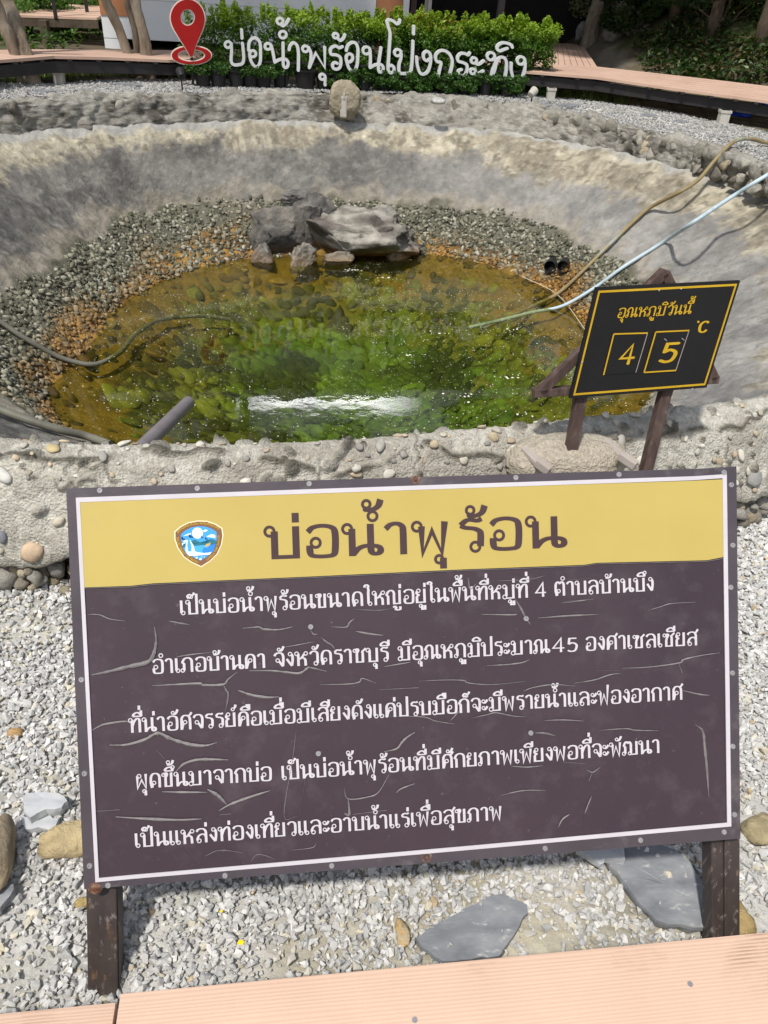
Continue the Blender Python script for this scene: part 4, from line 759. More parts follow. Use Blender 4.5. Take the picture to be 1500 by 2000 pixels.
    for x, y, r_ in ((-7, -27, 2), (0, -30, 2.4), (3, -26, 1), (-11, -25, .9), (8, -27, .9)): sub('emblem_bubble', circ(x, y, r_, 10), .0051, (206, 230, 246))
    g = G(); ring_ = cr_spline(np.array(shield(.85)), 10, closed=True); cl = np.append(0, np.cumsum(np.linalg.norm(np.diff(ring_, axis=0), axis=1)))
    def along(text, xs, rev, hgt):     # lettering that follows the brown ring
        pts = cr_spline(np.array(xs, float), 16); L_ = np.append(0, np.cumsum(np.linalg.norm(np.diff(pts, axis=0), axis=1))); st, adv = compose(text); f = L_[-1] / adv
        def fn(p, z):
            d = np.clip(p[0] * f, 0, L_[-1]); q = np.array([np.interp(d, L_, pts[:, 0]), np.interp(d, L_, pts[:, 1])]); e = min(d + .4, L_[-1]); q2 = np.array([np.interp(e, L_, pts[:, 0]), np.interp(e, L_, pts[:, 1])]); b0 = max(e - .8, 0); q1 = np.array([np.interp(b0, L_, pts[:, 0]), np.interp(b0, L_, pts[:, 1])]); t = (q2 - q1) / (np.linalg.norm(q2 - q1) + 1e-9); n = np.array([-t[1], t[0]])
            r_ = q + n * p[1] * hgt / 100; return ep(r_[0], r_[1], .0033 + z)
        lettering(g, pen(st, mono=15), fn)
    along('อุทยานแห่งชาติเฉลิมพระเกียรติไทยประจัน'.replace('ไ', 'ใ').replace('ฉ', 'จ'), [(-39.5, 23), (-30, 29.5), (-16, 34.8), (0, 36.5), (16, 34.8), (30, 29.5), (39.5, 23)], 0, 3.2)
    along('CHALOEM PHRAKIAT THAI PRACHAN', [(-42.5, 15), (-39, -4), (-30, -20), (-18, -31), (-5, -38.5)], 0, 4.2); along('NATIONAL PARK THAILAND', [(12, -34.5), (26, -24), (36, -7), (39.5, 12)], 0, 4.2)
    mk('emblem_lettering', g, M['gold'], E)
    # rivets
    for (u, v) in ((196, 958), (386, 954), (604, 945), (1007, 933), (1208, 927), (1413, 923), (1427, 947), (1430, 1065), (1426, 1147), (1429, 1314), (1430, 1457), (1433, 1590), (1413, 1624), (212, 1728), (440, 1709), (648, 1690), (1064, 1656), (1250, 1640), (160, 1327), (166, 1510), (176, 1690), (607, 1224), (1027, 1208), (622, 1471), (1036, 1431)):
        p = sp(u, v); g = G(); t = np.linspace(0, 2 * math.pi, 13)[:-1]
        R0 = [p + (SH * math.cos(a) + SV * math.sin(a)) * .0058 + SN * .0026 for a in t]; R1 = [p + (SH * math.cos(a) + SV * math.sin(a)) * .0046 + SN * .0046 for a in t]; R2 = [p + (SH * math.cos(a) + SV * math.sin(a)) * .0024 + SN * .0046 for a in t]; R3 = [p + (SH * math.cos(a) + SV * math.sin(a)) * .002 + SN * .003 for a in t]
        V = R0 + R1 + R2 + R3; Fs = [(k * 12 + i, k * 12 + (i + 1) % 12, (k + 1) * 12 + (i + 1) % 12, (k + 1) * 12 + i) for k in range(3) for i in range(12)] + [tuple(range(36, 48))]
        mk('rivet', g.add(V, Fs), M['steel'], T)
    for u, v, r_ in ((811, 936, .0085), (832, 1673, .0095)):      # rusted bolt holes
        p = sp(u, v); g = G(); t = np.linspace(0, 2 * math.pi, 15)[:-1]; A = [p + (SH * math.cos(a) * 1.2 + SV * math.sin(a)) * r_ * (1 + .15 * math.sin(3 * a)) + SN * .0032 for a in t]; B = [p + (SH * math.cos(a) + SV * math.sin(a)) * r_ * .62 - SN * -.0022 for a in t]
        mk('bolt_hole', g.plate(A, B, 1, SN, .0012), M['rust'], T); mk('hole_shadow', G().plate([q for q in B], None, 1, SN, .0003), M['void'], T); mk('bolt', G().box(p + SN * .004, .006, .006, .003, SH, SV, SN, .001), M['rust'], T)
    p = sp(186, 1734); mk('rust_cap', G().tube([p - SN * .016, p + SN * .001, p + SN * .005], [.0145, .0135, .009], 14), M['rust'], T)
    # curled cracks in the film
    CR = [[(302, 1224), (305, 1252), (300, 1278), (288, 1293), (250, 1302), (210, 1312), (180, 1318)], [(172, 1200), (195, 1201), (215, 1209), (245, 1213)], [(330, 1213), (350, 1217), (370, 1220)], [(475, 1227), (505, 1225), (515, 1229), (545, 1230), (572, 1224)], [(647, 1224), (676, 1225), (683, 1216), (692, 1208)], [(695, 1233), (720, 1238), (748, 1241)],
          [(606, 1230), (613, 1239), (620, 1238)], [(626, 1244), (638, 1254), (648, 1260), (654, 1268)], [(555, 1264), (590, 1258), (615, 1253)], [(345, 1283), (370, 1279), (412, 1274)], [(487, 1310), (530, 1310), (560, 1313), (585, 1315), (600, 1306), (606, 1304), (638, 1311)], [(298, 1339), (340, 1337), (390, 1335), (397, 1338), (436, 1337), (447, 1326), (464, 1312)], [(436, 1337), (442, 1348), (446, 1358), (440, 1392)], [(465, 1348), (490, 1357), (520, 1362), (545, 1361)], [(180, 1426), (198, 1417), (208, 1414), (240, 1409), (252, 1410)], [(203, 1400), (208, 1414)],
          [(215, 1455), (250, 1454), (285, 1444), (309, 1432), (335, 1443), (372, 1454), (402, 1456), (424, 1450)], [(306, 1465), (322, 1482)], [(343, 1508), (360, 1492), (385, 1484), (415, 1483), (446, 1484)], [(317, 1546), (360, 1547), (405, 1547)], [(405, 1541), (425, 1553), (443, 1571)], [(428, 1583), (452, 1570), (490, 1556), (527, 1544)], [(190, 1584), (235, 1581)], [(227, 1595), (290, 1599), (350, 1601), (394, 1599)], [(430, 1591), (452, 1589)], [(625, 1337), (680, 1336), (702, 1332), (708, 1325), (734, 1334)], [(740, 1347), (818, 1343)], [(750, 1302), (780, 1297), (803, 1293)],
          [(818, 1330), (870, 1328), (905, 1329), (915, 1334), (960, 1337), (1025, 1331)], [(950, 1300), (990, 1298), (1020, 1294), (1034, 1288)], [(1022, 1350), (1040, 1343), (1080, 1337), (1122, 1340)], [(1122, 1334), (1160, 1328), (1190, 1318), (1212, 1315)], [(1214, 1305), (1265, 1303), (1325, 1295), (1335, 1288), (1370, 1280), (1405, 1275)], [(1325, 1295), (1332, 1314)], [(1330, 1348), (1365, 1356), (1386, 1358)], [(750, 1398), (825, 1400), (850, 1408), (888, 1414)], [(880, 1407), (890, 1396), (898, 1388)], [(922, 1402), (950, 1396), (968, 1392), (1000, 1398), (1025, 1400)], [(1062, 1407), (1100, 1406), (1140, 1408)], [(1172, 1426), (1222, 1423), (1240, 1426), (1285, 1427)],
          [(1357, 1415), (1372, 1428), (1376, 1460), (1380, 1500), (1384, 1555)], [(750, 1468), (775, 1462), (785, 1450), (795, 1440), (810, 1430)], [(998, 1496), (1030, 1498), (1060, 1495)], [(1100, 1488), (1142, 1491)], [(1145, 1503), (1157, 1508), (1172, 1498)], [(1157, 1508), (1150, 1525)], [(978, 1553), (1020, 1544), (1065, 1543)], [(1142, 1588), (1148, 1572), (1155, 1555)], [(672, 1538), (680, 1560), (720, 1556), (740, 1546), (760, 1512)], [(680, 1560), (682, 1590), (672, 1588)], [(774, 1548), (784, 1540), (810, 1530)], [(690, 1590), (755, 1582)], [(1090, 1616), (1098, 1600), (1112, 1590)], [(1085, 1437), (1065, 1432), (1045, 1431)],
          [(1100, 1175), (1160, 1170)], [(1095, 1178), (1130, 1174), (1145, 1172)], [(1265, 1192), (1290, 1185), (1310, 1179), (1358, 1176)], [(1050, 1207), (1110, 1203), (1168, 1200)], [(940, 1200), (1000, 1201), (1010, 1199)], [(1005, 1168), (1018, 1190), (1027, 1208), (1036, 1220)], [(914, 1127), (918, 1150), (930, 1140)], [(960, 1135), (1030, 1132), (1065, 1124)], [(1165, 1310), (1235, 1308)], [(895, 1188), (890, 1172)], [(580, 1415), (572, 1480), (555, 1592), (580, 1594)], [(597, 1520), (585, 1592)], [(400, 1672), (430, 1660), (475, 1665)], [(425, 1640), (440, 1660)], [(490, 1682), (505, 1668), (540, 1678)], [(570, 1660), (610, 1655), (618, 1645)], [(360, 1650), (390, 1685)], [(1155, 1130), (1100, 1133)], [(690, 1190), (740, 1192), (765, 1188)]]
    fat = {0: 3.6, 6: 1.5, 10: 3, 11: 3, 13: 3.6, 16: 4.4, 18: 3.6, 19: 2.6, 20: 4, 21: 3.4, 23: 3.4, 41: 3, 5: 2.6, 3: 2.6, 14: 2.8}; rr = random.Random(3)
    for q, pl in enumerate(CR):
        P = cr_spline(np.array(pl, float), 5) if len(pl) > 2 else np.array(pl, float); n = len(P); W_ = fat.get(q, 1.3 + .8 * rr.random()) * 1.0
        g = G(); thin_ = q >= len(CR) - 12
        if thin_: W_ = .8
        for i in range(n):
            t = i / (n - 1); w = W_ * (math.sin(math.pi * min(max(t, .04), .96)) ** .6) * (.75 + .5 * rr.random()); d = P[min(i + 1, n - 1)] - P[max(i - 1, 0)]; d = d / (np.linalg.norm(d) + 1e-9); nn = np.array([-d[1], d[0]]); hgt = .0014 + .0013 * w
            a, b, c_ = P[i] + nn * w, P[i], P[i] - nn * w; g.v += [tuple(sp(*a, .0005)), tuple(sp(*b, hgt * .9)), tuple(sp(*c_, .0004 + hgt * .45))]
        o = len(g.v) - 3 * n
        for i in range(n - 1): g.f += [(o + 3 * i, o + 3 * i + 1, o + 3 * i + 4, o + 3 * i + 3), (o + 3 * i + 1, o + 3 * i + 2, o + 3 * i + 5, o + 3 * i + 4)]
        mk('peeling_crack', g, M['peel'], T)
    # posts run on in the plane of the board, down into the gravel
    for u0, v0, u1, v1 in ((190, 1700, 195, 2010), (1431, 1600, 1431, 1900)):
        a, b = sp(u0, v0, -.05), sp(u1, v1, -.05); b = a + (b - a) / (a[2] - b[2]) * (a[2] + .06); g = G().bar(a, b, .062, .042, SN, .004); o = mk('post', g, M['post'], T)
        mk('post_flange', G().bar(a + SN * .024 + SH * .012 * (1 if u0 < 700 else 1), b + SN * .024 + SH * .012, .034, .006, SN, .002), M['post'], o)
    a, b = sp(210, 1310, -.045), sp(1400, 1270, -.045); mk('back_rail', G().bar(a, b, .04, .04, SN, .003), M['post'], T)
def thing_child(name, parent):
    o = bpy.data.objects.new(name, None); o.empty_display_size = .05; COL.objects.link(o); o.parent = parent; return o
build_sign()
# ------------------------------------------------------------------ the black temperature board on its easel
def build_board():
    N_ = np.array([.244, -.955, .167]); N_ /= np.linalg.norm(N_); d0 = -2.15
    def bp(u, v, h=0.0): d = ray(u, v); return EYE + d * (d0 / (N_ @ d)) + N_ * h
    c = [bp(1165, 562), bp(1446, 548), bp(1380, 757), bp(1113, 778)]
    foot = gz(1190, 905, .36); T = thing('temperature_board', 'black temperature board with yellow Thai lettering reading 45 on a wooden easel', 'sign', foot)
    def q(s, t, h=0): return (c[0] * (1 - s) + c[1] * s) * (1 - t) + (c[3] * (1 - s) + c[2] * s) * t + N_ * h
    def quad(s0, t0, s1, t1, h): return [q(s0, t0, h), q(s1, t0, h), q(s1, t1, h), q(s0, t1, h)]
    mk('board', G().plate(quad(0, 0, 1, 1, 0), None, 1, N_, .012), M['black'], T)
    mk('yellow_border', G().plate(quad(.018, .026, .982, .974, .0012), quad(.030, .045, .970, .955, .0012), 1, N_, .0008), M['gold'], T)
    # pixel-to-board mapping for lettering: text lies along the board's own skewed axes
    X = c[1] - c[0]; Y = c[0] - c[3]
    def word(text, u, v, w, hgt, mono, hh=.0014, brush=None):
        st, adv = compose(text); A = bp(u, v); x = X / np.linalg.norm(X); y = Y / np.linalg.norm(Y); g = G(); sx = w / (adv - 14); lettering(g, pen(st, thick=mono * 1.25, thin=mono * .8, mono=brush), lambda p, z: A + x * (p[0] - 4) * sx + y * p[1] * hgt / 100 + N_ * (hh + z)); return g
    k = 2.2 / 1500
    mk('heading_lettering', word('อุณหภูมิวันนี้', 1204, 621, 168 * k, 20 * k, 12.5), M['gold'], T)
    mk('degree_sign', G().plate([bp(1363.5 + 2.2 * math.cos(a), 628.5 + 2.2 * math.sin(a), .0014) for a in np.linspace(0, 2 * math.pi, 13)[:-1]][::-1], None, 1, N_, .0006), M['gold'], T)
    mk('unit_letter', word('C', 1361, 650, 20 * k, 24 * k, 16), M['gold'], T)
    for ch, box, pos, w in (('4', ((1198, 652), (1264, 650), (1241, 727), (1178, 732)), (1206, 711), 29), ('5', ((1280, 648), (1345, 645), (1319, 723), (1257, 727)), (1283, 708), 34)):
        b = [bp(*p) for p in box]; ctr = sum(b) / 4; D = mk('number_card', G().plate([p + N_ * .0022 for p in b], None, 1, N_, .002), M['black'], T)
        rim = [(0, 1), (3, 0)] + ([(2, 3)] if ch == '5' else [])
        g = G()
        for i, j in rim: g.bar(b[i] + N_ * .0028, b[j] + N_ * .0028, .0042, .0012, N_, 0)
        mk('card_edge', g, M['gold'], D)
        g = G(); g.bar(b[1] + N_ * .0028, b[2] + N_ * .0028, .0018, .001, N_, 0); mk('worn_edge', g, M['woodpale'], D)
        mk('digit', word(ch, pos[0], pos[1], w * k, (41 if ch == '4' else 42) * k, 19, .0032, 13), M['gold'], D)
    for u, v in ((1287, 567), (1330, 564), (1137, 708), (1352, 760)): p = bp(u, v); mk('rivet', G().tube([p, p + N_ * .002, p + N_ * .003], [.0032, .0028, .0015], 10), M['steel'], T)
    for u, v in ((1296, 661), (1330, 660)): p = bp(u, v, .004); mk('card_pin', G().bar(p, bp(u + 5, v + 4, .004), .0025, .002, N_, 0), M['steel'], T)
    # easel: a wooden triangle behind the board and two long legs
    B_ = lambda u, v, h: bp(u, v, h)
    ap, lf, rt = B_(1310, 537, -.04), B_(1062, 774, -.04), B_(1408, 747, -.04)
    mk('left_rafter', G().bar(ap + (ap - lf) * .01, lf, .03, .03, N_, .003), M['wood'], T); mk('right_rafter', G().bar(ap, rt, .03, .03, N_, .003), M['wood'], T); mk('cross_rail', G().bar(lf + (lf - rt) * .03, rt + (rt - lf) * .02, .026, .03, N_, .003), M['wood'], T)
    for (u0, v0), (u1, v1) in (((1185, 600), (1108, 920)), ((1368, 590), (1262, 915))):
        a = bp(u0, v0, -.03); m_ = bp((u0 * .42 + u1 * .58), (v0 * .42 + v1 * .58), -.03); b = gz(u1, v1, .36); d = b - m_; b = b + d / np.linalg.norm(d) * .03
        mk('leg', G().bar(a, m_ + (m_ - a) * .0, .038, .03, N_, .003), M['wood'], T); mk('leg', G().bar(m_ - (b - m_) * .02, b, .038, .03, N_, .003), M['wood'], T)
    for (u0, v0), (u1, v1) in (((1024, 876), (1072, 925)), ((1180, 860), (1240, 915))):
        a, b = gz(u0, v0, .425), gz(u1, v1, .405); f = mk('brace_foot', G().bar(a, b, .03, .016, (0, 0, 1), .003), M['woodpale'], T)
        m_ = gz(u0 + .5 * (u1 - u0), v0 + .5 * (v1 - v0), .435); mk('foot_block', G().bar(m_, b + np.array([0, 0, .012]), .032, .026, (0, 0, 1), .003), M['woodpale'], f)
build_board()
p = gz(1105, 893, .37); V, Fc, C = rock(p, .20, .12, .075, 12, (.50, .45, .36), (.42, .375, .30), sub=5, jit=.16, rz=.2, ridge=.06, freq=1.1)
tag(mknp('flat_boulder', V, Fc, M['concrete'], smooth=True, col=C, base=p - [0, 0, .07]), 'smooth sandy boulder set in the near wall top behind the brown sign', 'boulder')
# ------------------------------------------------------------------ near boardwalk under the visitor's feet
def deckplank_mat():
    m = M['deck']; t = m.node_tree; N = t.nodes; L = t.links; b = N['Principled BSDF']
    co = N.new('ShaderNodeTexCoord'); mp = N.new('ShaderNodeMapping'); mp.inputs['Scale'].default_value = (1.2, 30, 30); L.new(co.outputs['Object'], mp.inputs['Vector'])
    wv = N.new('ShaderNodeTexWave'); wv.wave_type = 'BANDS'; wv.bands_direction = 'Y'; wv.inputs['Scale'].default_value = 1.5; wv.inputs['Distortion'].default_value = 13; wv.inputs['Detail'].default_value = 3; wv.inputs['Detail Scale'].default_value = .3
    L.new(mp.outputs[0], wv.inputs['Vector']); bp = N.new('ShaderNodeBump'); bp.inputs['Strength'].default_value = .17; bp.inputs['Distance'].default_value = .0022; L.new(wv.outputs['Fac'], bp.inputs['Height'])
    old = b.inputs['Normal'].links[0].from_socket; L.new(old, bp.inputs['Normal']); L.new(bp.outputs[0], b.inputs['Normal'])
    # grime caught in some of the grain
    src = b.inputs['Base Color'].links[0].from_socket; nz2 = N.new('ShaderNodeTexNoise'); nz2.inputs['Scale'].default_value = 7; nz2.inputs['Detail'].default_value = 8; L.new(co.outputs['Object'], nz2.inputs['Vector'])
    r1 = N.new('ShaderNodeMapRange'); r1.inputs['From Min'].default_value = .56; r1.inputs['From Max'].default_value = .80; L.new(nz2.outputs['Fac'], r1.inputs['Value'])
    r2 = N.new('ShaderNodeMapRange'); r2.inputs['From Min'].default_value = .6; r2.inputs['From Max'].default_value = .15; L.new(wv.outputs['Fac'], r2.inputs['Value'])
    mu = N.new('ShaderNodeMath'); mu.operation = 'MULTIPLY'; L.new(r1.outputs[0], mu.inputs[0]); L.new(r2.outputs[0], mu.inputs[1])
    mm = N.new('ShaderNodeMix'); mm.data_type = 'RGBA'; mm.inputs['B'].default_value = (*rgb(128, 96, 74), 1); L.new(mu.outputs[0], mm.inputs['Factor']); L.new(src, mm.inputs['A']); L.new(mm.outputs['Result'], b.inputs['Base Color'])
deckplank_mat()
def build_near_deck():
    a, b = gz(235, 1940, .2), gz(1500, 1820, .2); X = (b - a) / np.linalg.norm(b - a); Y = np.array([-X[1], X[0], 0]); rz = math.atan2(X[1], X[0])
    T = thing('boardwalk', 'peach coloured plank boardwalk edge in the near foreground', 'boardwalk', (a[0], a[1], 0)); T.rotation_euler = (0, 0, rz)
    def plk(name, x0, x1, y1, w, z, seed):
        g = G().box(((x0 + x1) / 2, y1 - w / 2, z - .0125), x1 - x0, w, .025, bev=.003); me = bpy.data.meshes.new(name); me.from_pydata([tuple(p) for p in g.v], [], g.f); me.materials.append(M['deck']); me.shade_smooth(); me.set_sharp_from_angle(angle=math.radians(40)); o = bpy.data.objects.new(name, me); COL.objects.link(o); o.parent = T; return o
    for k, (z0, z1) in enumerate(((.2, .196), (.201, .197), (.2, .199), (.2, .2))):
        w = .196; y = -k * (w + .006); pr = plk('plank', .0, 2.6, y, w, z0, k); plk('plank', -2.4, -.006, y - .012, w, z1, k + 9)
        if k == 0:
            for u, v in ((1348, 1922), (810, 1992)):
                p = gz(u, v, .2) - np.array([a[0], a[1], 0]); l = np.array([p @ X, p @ Y, .2005]); g = G(); g.tube([l + [0, 0, -.002], l + [0, 0, .0006]], [.0055, .005], 10); me = bpy.data.meshes.new('screw'); me.from_pydata(g.v, [], g.f); me.materials.append(M['steel']); o = bpy.data.objects.new('screw', me); COL.objects.link(o); o.parent = pr
    for yy in (-.06, -.6): g = G().box((0, yy, .13), 5, .05, .09); me = bpy.data.meshes.new('joist'); me.from_pydata(g.v, [], g.f); me.materials.append(M['dark']); o = bpy.data.objects.new('joist', me); COL.objects.link(o); o.parent = T
    for x, yy in ((-1.6, -.06), (1.9, -.06), (-1.6, -.6), (1.9, -.6)):
        g = G().box((x, yy, .02), .08, .05, .12); me = bpy.data.meshes.new('stub_post'); me.from_pydata(g.v, [], g.f); me.materials.append(M['conc']); o = bpy.data.objects.new('stub_post', me); COL.objects.link(o); o.parent = T
build_near_deck()
# ------------------------------------------------------------------ hoses and pipes in the pool
def gg(u, v, dz=0.0, far=60):      # where a sight line meets the ground sheet
    d = ray(u, v); d = d / d[1]; y = 8.0
    while y < far:
        p = EYE + d * y
        if p[2] <= gh(p[0], p[1]) + dz: return p
        y += .03
    return EYE + d * far
def bq(u, v, lift=0.0):    # where a sight line meets the basin slope
    d = ray(u, v); best = None
    for t in np.linspace(1.2, 12, 700):
        p = EYE + d * t; q = p[:2] - CEN; th = math.degrees(math.atan2(q[1], q[0])); r = math.hypot(*q); rc, rd, re = float(rC(th)) + .03, float(rD(th)), float(rE(th))
        if r > rc: zz = ZC if r < rc + .02 else -9
        elif r > rd: a = (rc - r) / (rc - rd); zz = ZC + (ZD - ZC) * (a * .8 + .2 * a * a)
        elif r > re: zz = ZD + (ZE - ZD) * (rd - r) / (rd - re)
        else: zz = ZE
        if p[2] <= zz + lift: return p
    return EYE + d * 8
def pipe(name, pts, rad, m, label, cat, n=12, sub=6):
    g = G().tube(cr_spline(np.array(pts), sub), rad, n); P = np.array(pts); o = mk(name, g, m, smooth=True, base=(*P[:, :2].mean(0), P[:, 2].min()), angle=50); return tag(o, label, cat)
wz = lambda u, v, dz=0.0: gz(u, v, ZE + dz)
pipe('hose', [gz(1560, 285, .44), gz(1500, 279, .46), gz(1462, 271, .51), gz(1430, 279, .50), gz(1395, 315, .34), gz(1365, 350, .2), gz(1330, 374, .11), bq(1270, 405, .05), bq(1240, 430, .05), bq(1190, 478, .05), bq(1140, 528, .05), wz(1090, 573, .03), wz(1040, 598, -.06), wz(975, 628, -.12), wz(945, 640, -.16)], .0185, M['hose_tan'], 'tan garden hose looping over the wall at right and running down into the water', 'hose')
pipe('pipe', [gz(1600, 282, .56), gz(1500, 341, .44), gz(1430, 384, .25), gz(1350, 437, .07), bq(1300, 470, .05), bq(1220, 520, .05), bq(1160, 563, .05), wz(1098, 598, .03), wz(1040, 610, -.05), wz(980, 625, -.1), wz(915, 640, -.15)], .017, M['pipe_blue'], 'pale blue plastic pipe lying below the tan hose down the right bank', 'pipe')
pipe('hose', [bq(-60, 590, .06), bq(0, 628, .05), bq(50, 662, .05), bq(110, 695, .05), wz(150, 708, .035), wz(178, 712, .012), wz(205, 706, -.01), wz(238, 685, -.03), wz(262, 655, -.05), wz(300, 630, -.08), wz(340, 620, -.12), wz(400, 617, -.16), wz(450, 624, -.2)], .019, M['hose_grey'], 'grey black hose entering the pool from the left and curling under the amber water', 'hose')
pipe('pipe', [bq(-60, 775, .06), bq(0, 800, .05), bq(60, 822, .05), bq(120, 840, .05), bq(170, 852, .05), bq(215, 868, .05)], .021, M['hose_grey'], 'straight grey pipe on the pebbles at the lower left of the pool', 'pipe')
a, b = gz(368, 786, -.12), gz(285, 868, .1); d = (b - a) / np.linalg.norm(b - a); g = G(); t1 = [a, a + d * .9]; g.tube([a - d * .0, a + d * .02, b + d * .5], [.031, .031, .031], 16, cap=False); g.tube([a + d * .002, a + d * .3], [.026, .026], 16, cap=False)
A = [a + .031 * (np.array([1, 0, 0]) * 0) for _ in ()]
ring_o = g.v[:16]; ring_i = g.v[48:64]; g.f += [(i, (i + 1) % 16, 48 + (i + 1) % 16, 48 + i) for i in range(16)]
tag(mk('pipe', g, M['pipe_grey'], smooth=True, base=b + d * .5, angle=40), 'dark grey open pipe end leaning out over the water from the near wall', 'pipe')
for k, (u, v) in enumerate(((1077, 513), (1103, 513))):
    p = bq(u, v + 4, .03); e = CEN - p[:2]; e = np.array([*(e / np.linalg.norm(e)), -.05]); view = EYE - p; view /= np.linalg.norm(view); e = view * np.array([1, 1, .35]) + e * .25; e /= np.linalg.norm(e); p = p + e * .10; g = G().tube([p - e * .3, p], [.062, .062], 20, cap=False); g.tube([p - e * .28, p + e * .001], [.056, .056], 20, cap=False)
    g.f += [(20 + i, 20 + (i + 1) % 20, 60 + (i + 1) % 20, 60 + i) for i in range(20)]; o = mk('drain_pipe', g, M['pot'], smooth=True, base=p - e * .3, angle=40); tag(o, ('left one of the two black drain pipe mouths in the right bank', 'right one of the two black drain pipe mouths in the right bank')[k], 'pipe')
    mk('pipe_interior', G().plate([p - e * .12 + .0555 * (math.cos(t) * np.cross(e, (0, 0, 1)) / np.linalg.norm(np.cross(e, (0, 0, 1))) + math.sin(t) * np.cross(e, np.cross(e, (0, 0, 1)) / np.linalg.norm(np.cross(e, (0, 0, 1))))) for t in np.linspace(0, 2 * math.pi, 17)[:-1]], None, 1, e, .002), M['void'], o)
pipe('string', [bq(1020, 540, .02), wz(1088, 575, .02), wz(1140, 640, .015), wz(1180, 700, .02), wz(1200, 740, .02)], .0035, M['string'], 'thin pale string stretched across the water below the hose ends', 'string', n=6)
# boulders at the far water's edge
for u, v, sx, sy, sz, sd, c1, c2, rz, lab, up, bk in ((556, 497, .36, .28, .38, 31, (.26, .24, .21), (.11, .105, .10), .25, 'tall dark grey boulder at the far waterline, left of the pale one', .22, .12), (622, 434, .27, .2, .2, 35, (.22, .21, .195), (.10, .095, .09), .1, 'small dark boulder wedged behind the pale one', .12, .0), (682, 499, .68, .34, .29, 38, (.42, .395, .35), (.13, .115, .10), -.12, 'long pale topped boulder at the far edge of the water', .14, .10), (750, 430, .13, .12, .11, 41, (.34, .33, .29), (.2, .19, .17), 0, 'rounded grey stone above the right end of the pale boulder', .06, 0), (514, 508, .17, .13, .12, 43, (.27, .26, .24), (.15, .14, .12), .4, 'low grey rock at the waterline left of the tall dark boulder', .03, 0), (592, 512, .15, .11, .15, 44, (.40, .38, .34), (.18, .16, .12), .7, 'small mottled rock between the tall and the pale boulder', .05, -.06), (632, 470, .22, .2, .2, 47, (.24, .225, .2), (.12, .115, .105), .9, 'brown grey rock filling the gap between the tall and the pale boulder', .10, .05), (660, 512, .16, .12, .11, 57, (.30, .27, .22), (.15, .13, .10), .2, 'low brown rock at the waterline under the left half of the pale boulder', .03, -.03), (778, 503, .15, .12, .10, 58, (.33, .28, .2), (.18, .14, .09), .5, 'rust stained rock at the right end of the pale boulder', .03, 0), (505, 470, .14, .12, .12, 59, (.3, .29, .26), (.18, .17, .15), .8, 'grey rock leaning on the left side of the tall dark boulder', .05, 0), (590, 398, .2, .14, .12, 60, (.2, .19, .18), (.11, .105, .1), .3, 'dark rock above the tall dark boulder at the top of the pebbles', .04, 0)):
    p = bq(u, v) + np.array([0, bk, up]); V, Fc, C = rock(p, sx, sy, sz, sd, c1, c2, sub=5, jit=.5 if sd == 38 else .4, rz=rz, ridge=.36, freq=1.5, cut=5 if sd == 38 else 8); hz = (V[:, 2] - ZE); C = mix(C, np.array((.36, .17, .035)), ss(.14, .0, hz + (fbm(V * 5, 3, 5) - .5) * .16) * (.9 if sd == 38 else .3)); tag(mknp('boulder', V, Fc, M['rock'], smooth=True, col=C, base=(p[0], p[1], ZE)), lab, 'boulder')
# upright stone with a niche on the far wall
p = gz(673, 196, .40); V, Fc, C = rock(p, .185, .13, .20, 51, (.42, .37, .27), (.30, .26, .19), sub=5, jit=.22, ridge=.08, freq=1.0); T = thing('standing_stone', 'rounded upright tan stone with a carved niche on the far wall rim', 'stone', (p[0], p[1], .12)); mknp('stone_body', V, Fc, M['rock'], T, smooth=True, col=C)
q = p + np.array([.0, -.118, .02]); mk('niche_slab', G().box(q + np.array([.0, .0, -.07]), .075, .035, .22, bev=.014).box(q + np.array([.004, -.018, .04]), .022, .012, .065, bev=.004), M['conc'], T)
p = gz(856, 197, .45); V, Fc, C = rock(p, .085, .06, .035, 53, (.62, .62, .60), (.5, .5, .48), sub=3, jit=.3); tag(mknp('white_stone', V, Fc, M['rock'], smooth=True, col=C, base=p - [0, 0, .035]), 'white angular stone lying on the far wall rim', 'stone')
